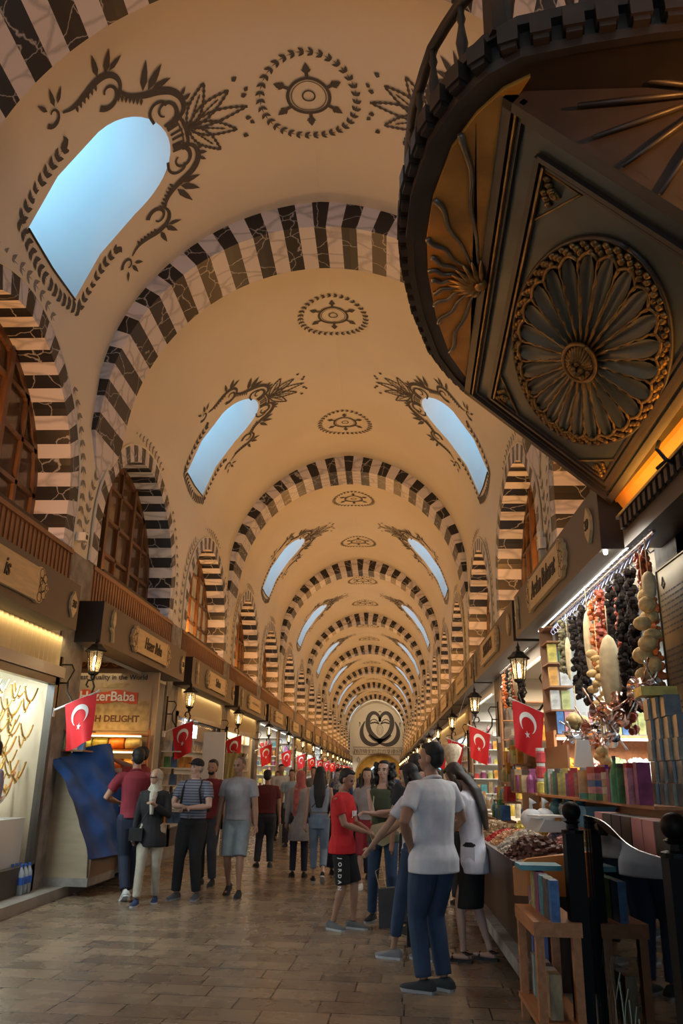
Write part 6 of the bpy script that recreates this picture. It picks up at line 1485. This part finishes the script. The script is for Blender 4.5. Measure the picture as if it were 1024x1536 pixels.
# 4 boy
def ex_boy(t, sp, hd, J, K, sk):
    me = text_mesh('JUM', .085, .003, .001); me.transform(Matrix(((-1, 0, 0, 0), (0, 0, 1, .150), (0, 1, 0, 1.24), (0, 0, 0, 1))) ); me.materials.clear(); link('shirt_letters', me, M_FWHITE, t)
    for i, ch in enumerate('JORDAN'):
        me = text_mesh(ch, .058, .002, .001); M = Matrix.Translation((.212, .055, .76-.062*i)) @ Matrix(((0, 0, 1, 0), (1, 0, 0, 0), (0, 1, 0, 0), (0, 0, 0, 1))) @ Matrix.Rotation(-pi/2, 4, 'Z'); me.transform(M); me.materials.clear(); link('shorts_letter', me, M_FWHITE, t)
person('boy in bright red tee and black knee shorts lettered down the side', .58, 9.15, -108, 1.58, (.62, .015, .02), (.006, .006, .006), 'tan', 'short', LH=(-.06, .30, 1.06), RH=(.05, .30, 1.05), le=(-.6, -.7, -.5), re=(.6, -.7, -.5), head_pitch=18, head_yaw=-8, legs='shorts', hem=.80, shoes=(.10, .10, .10), sole=(.45, .45, .45), feet={'L': (-.08, .12, 0, -5), 'R': (.10, -.06, 0, -20)}, extras=ex_boy, fat=1.1)
# 5 curly woman
def ex_curly(t, sp, hd, J, K, sk):
    mb_ = cloth('cream_bag', (.60, .50, .27), bump=.15); g = MB(); g.prism([(-.16, .02), (-.13, .10), (.10, .16), (.16, .06), (.12, -.06), (0, -.12), (-.12, -.08)], lambda a, b, d: (-.02-a, .15+d, .93+b), 0, .06); o = g.build('shoulder_bag', mb_, t)
    g = MB(); g.prism([(-.15, .03), (-.12, .10), (.10, .155), (.15, .06), (.05, .0), (-.08, -.03)], lambda a, b, d: (-.02-a, .212+d, .93+b), 0, .012); g.build('bag_flap', cloth('cream_bag_flap', (.68, .58, .33), bump=.1), o)
    strap(t, [sp(1.47, .03)+Vector((.10, 0, 0)), sp(1.3, .13)+Vector((.10, 0, 0)), sp(1.05, .15)+Vector((.13, 0, 0))], .006, mb_)
tC = person('curly-haired woman in olive sleeveless top, arms crossed, with a cream bag', 1.02, 9.60, 172, 1.68, (.055, .070, .035), (.025, .05, .10), 'fair', 'curly', True, LH=(.14, .17, 1.16), RH=(-.13, .19, 1.19), le=(-1, -.1, -.6), re=(1, -.1, -.6), head_yaw=-12, head_pitch=-8, sleeve='none', hem=.84, shoes=(.012, .012, .012), sole=(.3, .3, .3), extras=ex_curly, feet={'L': (-.12, .05, 0, 10), 'R': (.14, -.05, 0, -12)})
mb = MB(); mb.prism([(-.13, 0), (.13, 0), (.12, .36), (-.06, .38)], lambda a, b, d: (a, d, b), -.05, .05); mb.cur = 0; o = mb.build('shopping_bag', cloth('grey_bag', (.10, .10, .105), bump=.5), loc=(1.10, 9.32, .01)); o.rotation_euler = (0, -.22, 0); tag(o, 'dark grey shopping bag standing at the feet of the curly-haired woman', 'bag')
mb = MB(); mb.tube([(-.04, 0, .36), (-.05, 0, .55), (.03, 0, .58), (.03, 0, .37)], .006, 5); mb.build('bag_handle', M_PINE, o)
mb = MB(); mb.box(-.12, .12, -.08, .08, 0, .26); tag(mb.build('dark_bag', M_BLKC, loc=(1.36, 8.4, 0)), 'small black bag on the floor between the jeans of the two women', 'bag')
# 6 grey polo
person('shaven-headed man in pale grey polo and light shorts walking towards the camera', -.93, 11.3, 176, 1.73, (.33, .32, .34), (.25, .29, .31), 'tan', 'bald', LH=(-.27, .05, .84), RH=(.27, .02, .84), head_yaw=-22, head_pitch=4, legs='shorts', hem=.93, collar=True, shoes=(.012, .012, .014), sole=(.03, .03, .03), feet={'L': (-.10, .14, 0, 5), 'R': (.10, -.10, .03, -5)}, fat=1.16)
# 7 cap man
def ex_cap(t, sp, hd, J, K, sk):
    for sg in (-1, 1): strap(t, [sp(1.46, -.05)+Vector((sg*.11, 0, 0)), sp(1.46, .05)+Vector((sg*.11, 0, 0)), sp(1.34, .135)+Vector((sg*.12, 0, 0)), sp(1.15, .11)+Vector((sg*.15, 0, 0)), sp(1.1, -.06)+Vector((sg*.16, 0, 0))], .014, M_BLKC, 'backpack_strap')
    g = MB(); g.box(-.12, .12, -.26, -.12, 1.05, 1.45); g.build('backpack', M_BLKC, t); g = MB(); g.cbox(sp(1.0, .135), (.05, .01, .04)); g.build('belt_buckle', M_STEEL, t)
striped = mat('striped_polo', (.13, .14, .19), .85); w_ = N(striped, 'ShaderNodeTexWave', bands_direction='Z'); w_.inputs['Scale'].default_value = 9; tc = N(striped, 'ShaderNodeTexCoord'); rp = N(striped, 'ShaderNodeValToRGB'); rp.color_ramp.elements[0].color = (.07, .075, .11, 1); rp.color_ramp.elements[1].color = (.19, .20, .25, 1); rp.color_ramp.elements[0].position = .3; rp.color_ramp.elements[1].position = .5
lk(striped, tc.outputs['Object'], w_.inputs[0]); lk(striped, w_.outputs[0], rp.inputs[0]); lk(striped, rp.outputs[0], striped.node_tree.nodes['Principled BSDF'].inputs['Base Color'])
person('older man in dark cap and striped grey polo with clasped hands', -1.45, 10.95, 170, 1.69, (.1, .1, .1), (.010, .010, .013), 'fair', 'cap', LH=(-.04, .24, 1.12), RH=(.05, .23, 1.13), le=(-.9, -.3, -.4), re=(.9, -.3, -.4), head_yaw=-24, head_pitch=-5, hem=.98, topm=striped, collar=True, shoes=(.06, .065, .075), sole=(.25, .25, .28), extras=ex_cap, fat=1.18, feet={'L': (-.13, .04, 0, 10), 'R': (.12, .12, 0, -10)})
# 8 headscarf woman
def ex_sc(t, sp, hd, J, K, sk):
    g = MB(); g.box(.10, .28, .10, .18, .80, .96); g.build('crossbody_bag', M_BLKC, t); strap(t, [sp(1.46, .03)+Vector((-.08, 0, 0)), sp(1.3, .145)+Vector((-.02, 0, 0)), sp(1.05, .15)+Vector((.12, 0, 0)), Vector((.18, .13, .95))], .008, M_BLKC)
    g = MB(); g.tube([hd((-.055, .085, .132)), hd((-.03, .098, .132)), hd((0, .10, .136)), hd((.03, .098, .132)), hd((.055, .085, .132))], .007, 5); g.build('glasses', M_BLACK, t)
person('woman in beige headscarf, black top and beige trousers with a crossbody bag', -1.84, 10.45, 186, 1.55, (.008, .008, .010), (.40, .36, .28), 'olive', 'scarf_beige', True, LH=(-.06, .22, 1.26), le=(-.6, -.3, -.8), RH=(.24, .06, .82), head_yaw=-18, sleeve='long', hem=.72, shoes=(.015, .035, .11), sole=(.5, .5, .5), extras=ex_sc, fat=1.12, feet={'L': (-.10, -.12, 0, 5), 'R': (.10, .20, 0, -3)})
# 9 maroon striding
person('young man in maroon polo and navy trousers with white sneakers, seen from behind', -2.17, 10.68, 22, 1.80, (.22, .018, .030), (.012, .018, .040), 'tan', 'short', LH=(-.18, .26, 1.10), le=(-.8, -.6, -.3), RH=(.20, .22, 1.05), re=(.8, -.5, -.3), head_yaw=12, hem=.92, collar=True, shoes=(.62, .62, .60), sole=(.6, .6, .6), feet={'L': (-.02, -.14, .03, 5), 'R': (.04, .20, 0, -5)})
# 10 tarp man
person('young man in dark red polo holding up the blue tarpaulin', -2.50, 12.0, 78, 1.74, (.20, .012, .014), (.02, .02, .02), 'tan', 'short', z0=.12, LH=(-3.02, 11.62, 1.62), RH=(-3.04, 11.85, 1.72), world_hands=True, le=(-.3, -.1, -1), re=(.3, -.1, -1), head_yaw=4, hem=.9, collar=True, detail=1)
# 11 person cut by the left edge
person('person in pale lavender tee cut off by the left edge, by the gold window', -3.02, 8.42, 140, 1.68, (.30, .29, .40), (.05, .07, .12), 'olive', 'short', z0=.12, hem=.9, detail=1, LH=(-.26, .10, .83), fat=1.15)
# 12 beard
def ex_beard(t, sp, hd, J, K, sk): g = MB(); g.ball((0, 0, 0), (.052, .040, .036), 12, 8); g.v = [tuple(hd(Vector(p)+Vector((0, .045, .062)))) for p in g.v]; g.build('beard', M_HAIR, t, smooth=True)
person('bearded man in dark red shirt half hidden behind the man in the cap', -1.50, 12.25, 172, 1.70, (.16, .012, .016), (.04, .04, .05), 'tan', 'short', hem=.9, detail=1, extras=ex_beard)
person('man in dark maroon tee and dark jeans standing with his back turned, centre left', -1.02, 14.7, 8, 1.58, (.10, .010, .014), (.02, .026, .04), 'tan', 'short', hem=.95, detail=1, fat=1.2, head_yaw=-20, feet={'L': (-.14, .0, 0, 15), 'R': (.10, .02, 0, -8)})
def ex_tote(t, sp, hd, J, K, sk): g = MB(); g.prism([(-.13, 0), (.13, 0), (.12, .34), (-.12, .34)], lambda a, b, d: (-.36+d, a, .50+b), 0, .06); g.build('tote_bag', cloth('tote', (.30, .24, .14)), t)
person('woman in coral pink headscarf and long pale grey tunic seen from behind', -.31, 13.45, 6, 1.58, (.36, .31, .29), (.015, .018, .04), 'olive', 'scarf_pink', True, sleeve='long', hem=.58, detail=1, legs='long', shoes=(.01, .01, .01), extras=ex_tote, fat=1.05)
def ex_cb(t, sp, hd, J, K, sk): strap(t, [sp(1.45, -.07)+Vector((.12, 0, 0)), sp(1.3, -.14)+Vector((.03, 0, 0)), sp(1.12, -.125)+Vector((-.12, 0, 0))], .006, M_BLKC)
person('long-haired woman in pale blue top and light jeans walking away', .05, 12.8, 2, 1.63, (.30, .35, .44), (.19, .26, .36), 'fair', 'long', True, detail=2, hem=1.04, sleeve='none', leg_end=.2, shoes=(.012, .012, .014), sole=(.55, .55, .55), extras=ex_cb, feet={'L': (-.08, .12, 0, 5), 'R': (.08, -.22, .08, 0)})
person('woman in plaid headscarf and long navy coat, left of the boy', .27, 13.85, -8, 1.57, (.015, .02, .045), (.015, .02, .045), 'olive', 'scarf_plaid', True, sleeve='long', legs='skirt', skirt=.12, hem=.7, detail=1)
person('person in deep blue top seen between the boy and the curly-haired woman', .68, 13.4, 5, 1.52, (.015, .05, .19), (.012, .02, .05), 'tan', 'short', detail=1, hem=.9)
person('person in red shorts and white sneakers behind the curly-haired woman', .78, 12.2, 178, 1.62, (.35, .30, .30), (.30, .02, .03), 'fair', 'long', True, legs='shorts', detail=1, shoes=(.6, .6, .58), sole=(.6, .6, .6), hem=.98, hairm=M_HAIRB)
person('fair-faced woman in white top peeking out right of the curly-haired woman', 1.55, 11.6, 150, 1.62, (.4, .36, .33), (.05, .05, .08), 'fair', 'long', True, detail=1, hem=.95, hairm=M_HAIRB)
person('dark-haired man in black tee hidden behind the white shirt man', 1.36, 8.95, 20, 1.74, (.02, .02, .024), (.02, .02, .03), 'tan', 'short', detail=1, hem=.9)
person('balding man in bright orange tee beside the right-hand stalls', 2.02, 10.95, 8, 1.64, (.72, .20, .015), (.015, .015, .015), 'tan', 'short', detail=1, hem=.92, fat=1.2, RH=(.2, .25, 1.05))
person('dark-haired person left of the orange tee man', 1.86, 13.4, 10, 1.64, (.03, .03, .035), (.02, .02, .02), 'tan', 'short', detail=1)
person('person in grey shirt right of the orange tee man', 2.35, 13.2, 0, 1.58, (.2, .2, .22), (.03, .03, .03), 'tan', 'short', detail=1)
person('person in light blue shirt facing the camera, beyond the maroon tee man', -1.05, 18.8, 178, 1.62, (.32, .42, .50), (.05, .05, .07), 'olive', 'short', detail=1, hem=.85)
# the crowd farther along: a few bodies copied
CR = [('white shirt', (.5, .5, .5), 'short', False), ('black dress', (.02, .02, .02), 'long', True), ('blue shirt', (.04, .08, .2), 'short', False), ('pink blouse', (.4, .15, .15), 'long', True), ('grey tee', (.2, .2, .2), 'short', False), ('dark coat and pale headscarf', (.04, .04, .05), 'scarf_beige', True)]
protos = []
spots = [(-1.5, 20.5, 0), (-.75, 21.0, 4), (-1.9, 23.0, 1), (.1, 18.2, 2), (1.0, 17.0, 3), (.55, 20.5, 5), (-.3, 24.0, 4), (1.7, 19.0, 0), (1.2, 23.5, 1), (-1.2, 27.0, 2), (.4, 28.0, 0), (1.9, 26.5, 4), (-.6, 31.0, 3), (.9, 32.5, 5), (-1.8, 33.0, 0), (1.5, 36.0, 2), (0, 38.0, 1), (-1.1, 41.0, 4), (.7, 44.0, 3), (1.6, 48.0, 0), (-.4, 50.0, 2), (-1.5, 56.0, 5), (.5, 60.0, 1), (1.3, 68.0, 4), (-.5, 75.0, 0)]
rc = random.Random(17); made = {}
for i, (x, y, k) in enumerate(spots):
    nm, c, hr, fm = CR[k]; lab = 'distant walker in %s, %s of the far crowd' % (nm, ORD[min(i*18//25, 18)]); lab = 'distant walker in %s, about %d paces down the hall' % (nm, int(y/.75))
    if k in made:
        t = dup(made[k], (x, y, 0), radians(rc.choice([0, 180])+rc.uniform(-25, 25)), lab, 'distant crowd in the hall'); t['label'] = lab
    else:
        made[k] = person(lab, x, y, rc.choice([0, 180])+rc.uniform(-25, 25), rc.uniform(1.6, 1.76), c, (.02, .025, .04), 'olive', hr, fm, detail=0, hem=.85, group='distant crowd in the hall', legs='long', feet={'L': (-.09, .15, 0, 5), 'R': (.09, -.15, 0, -5)})
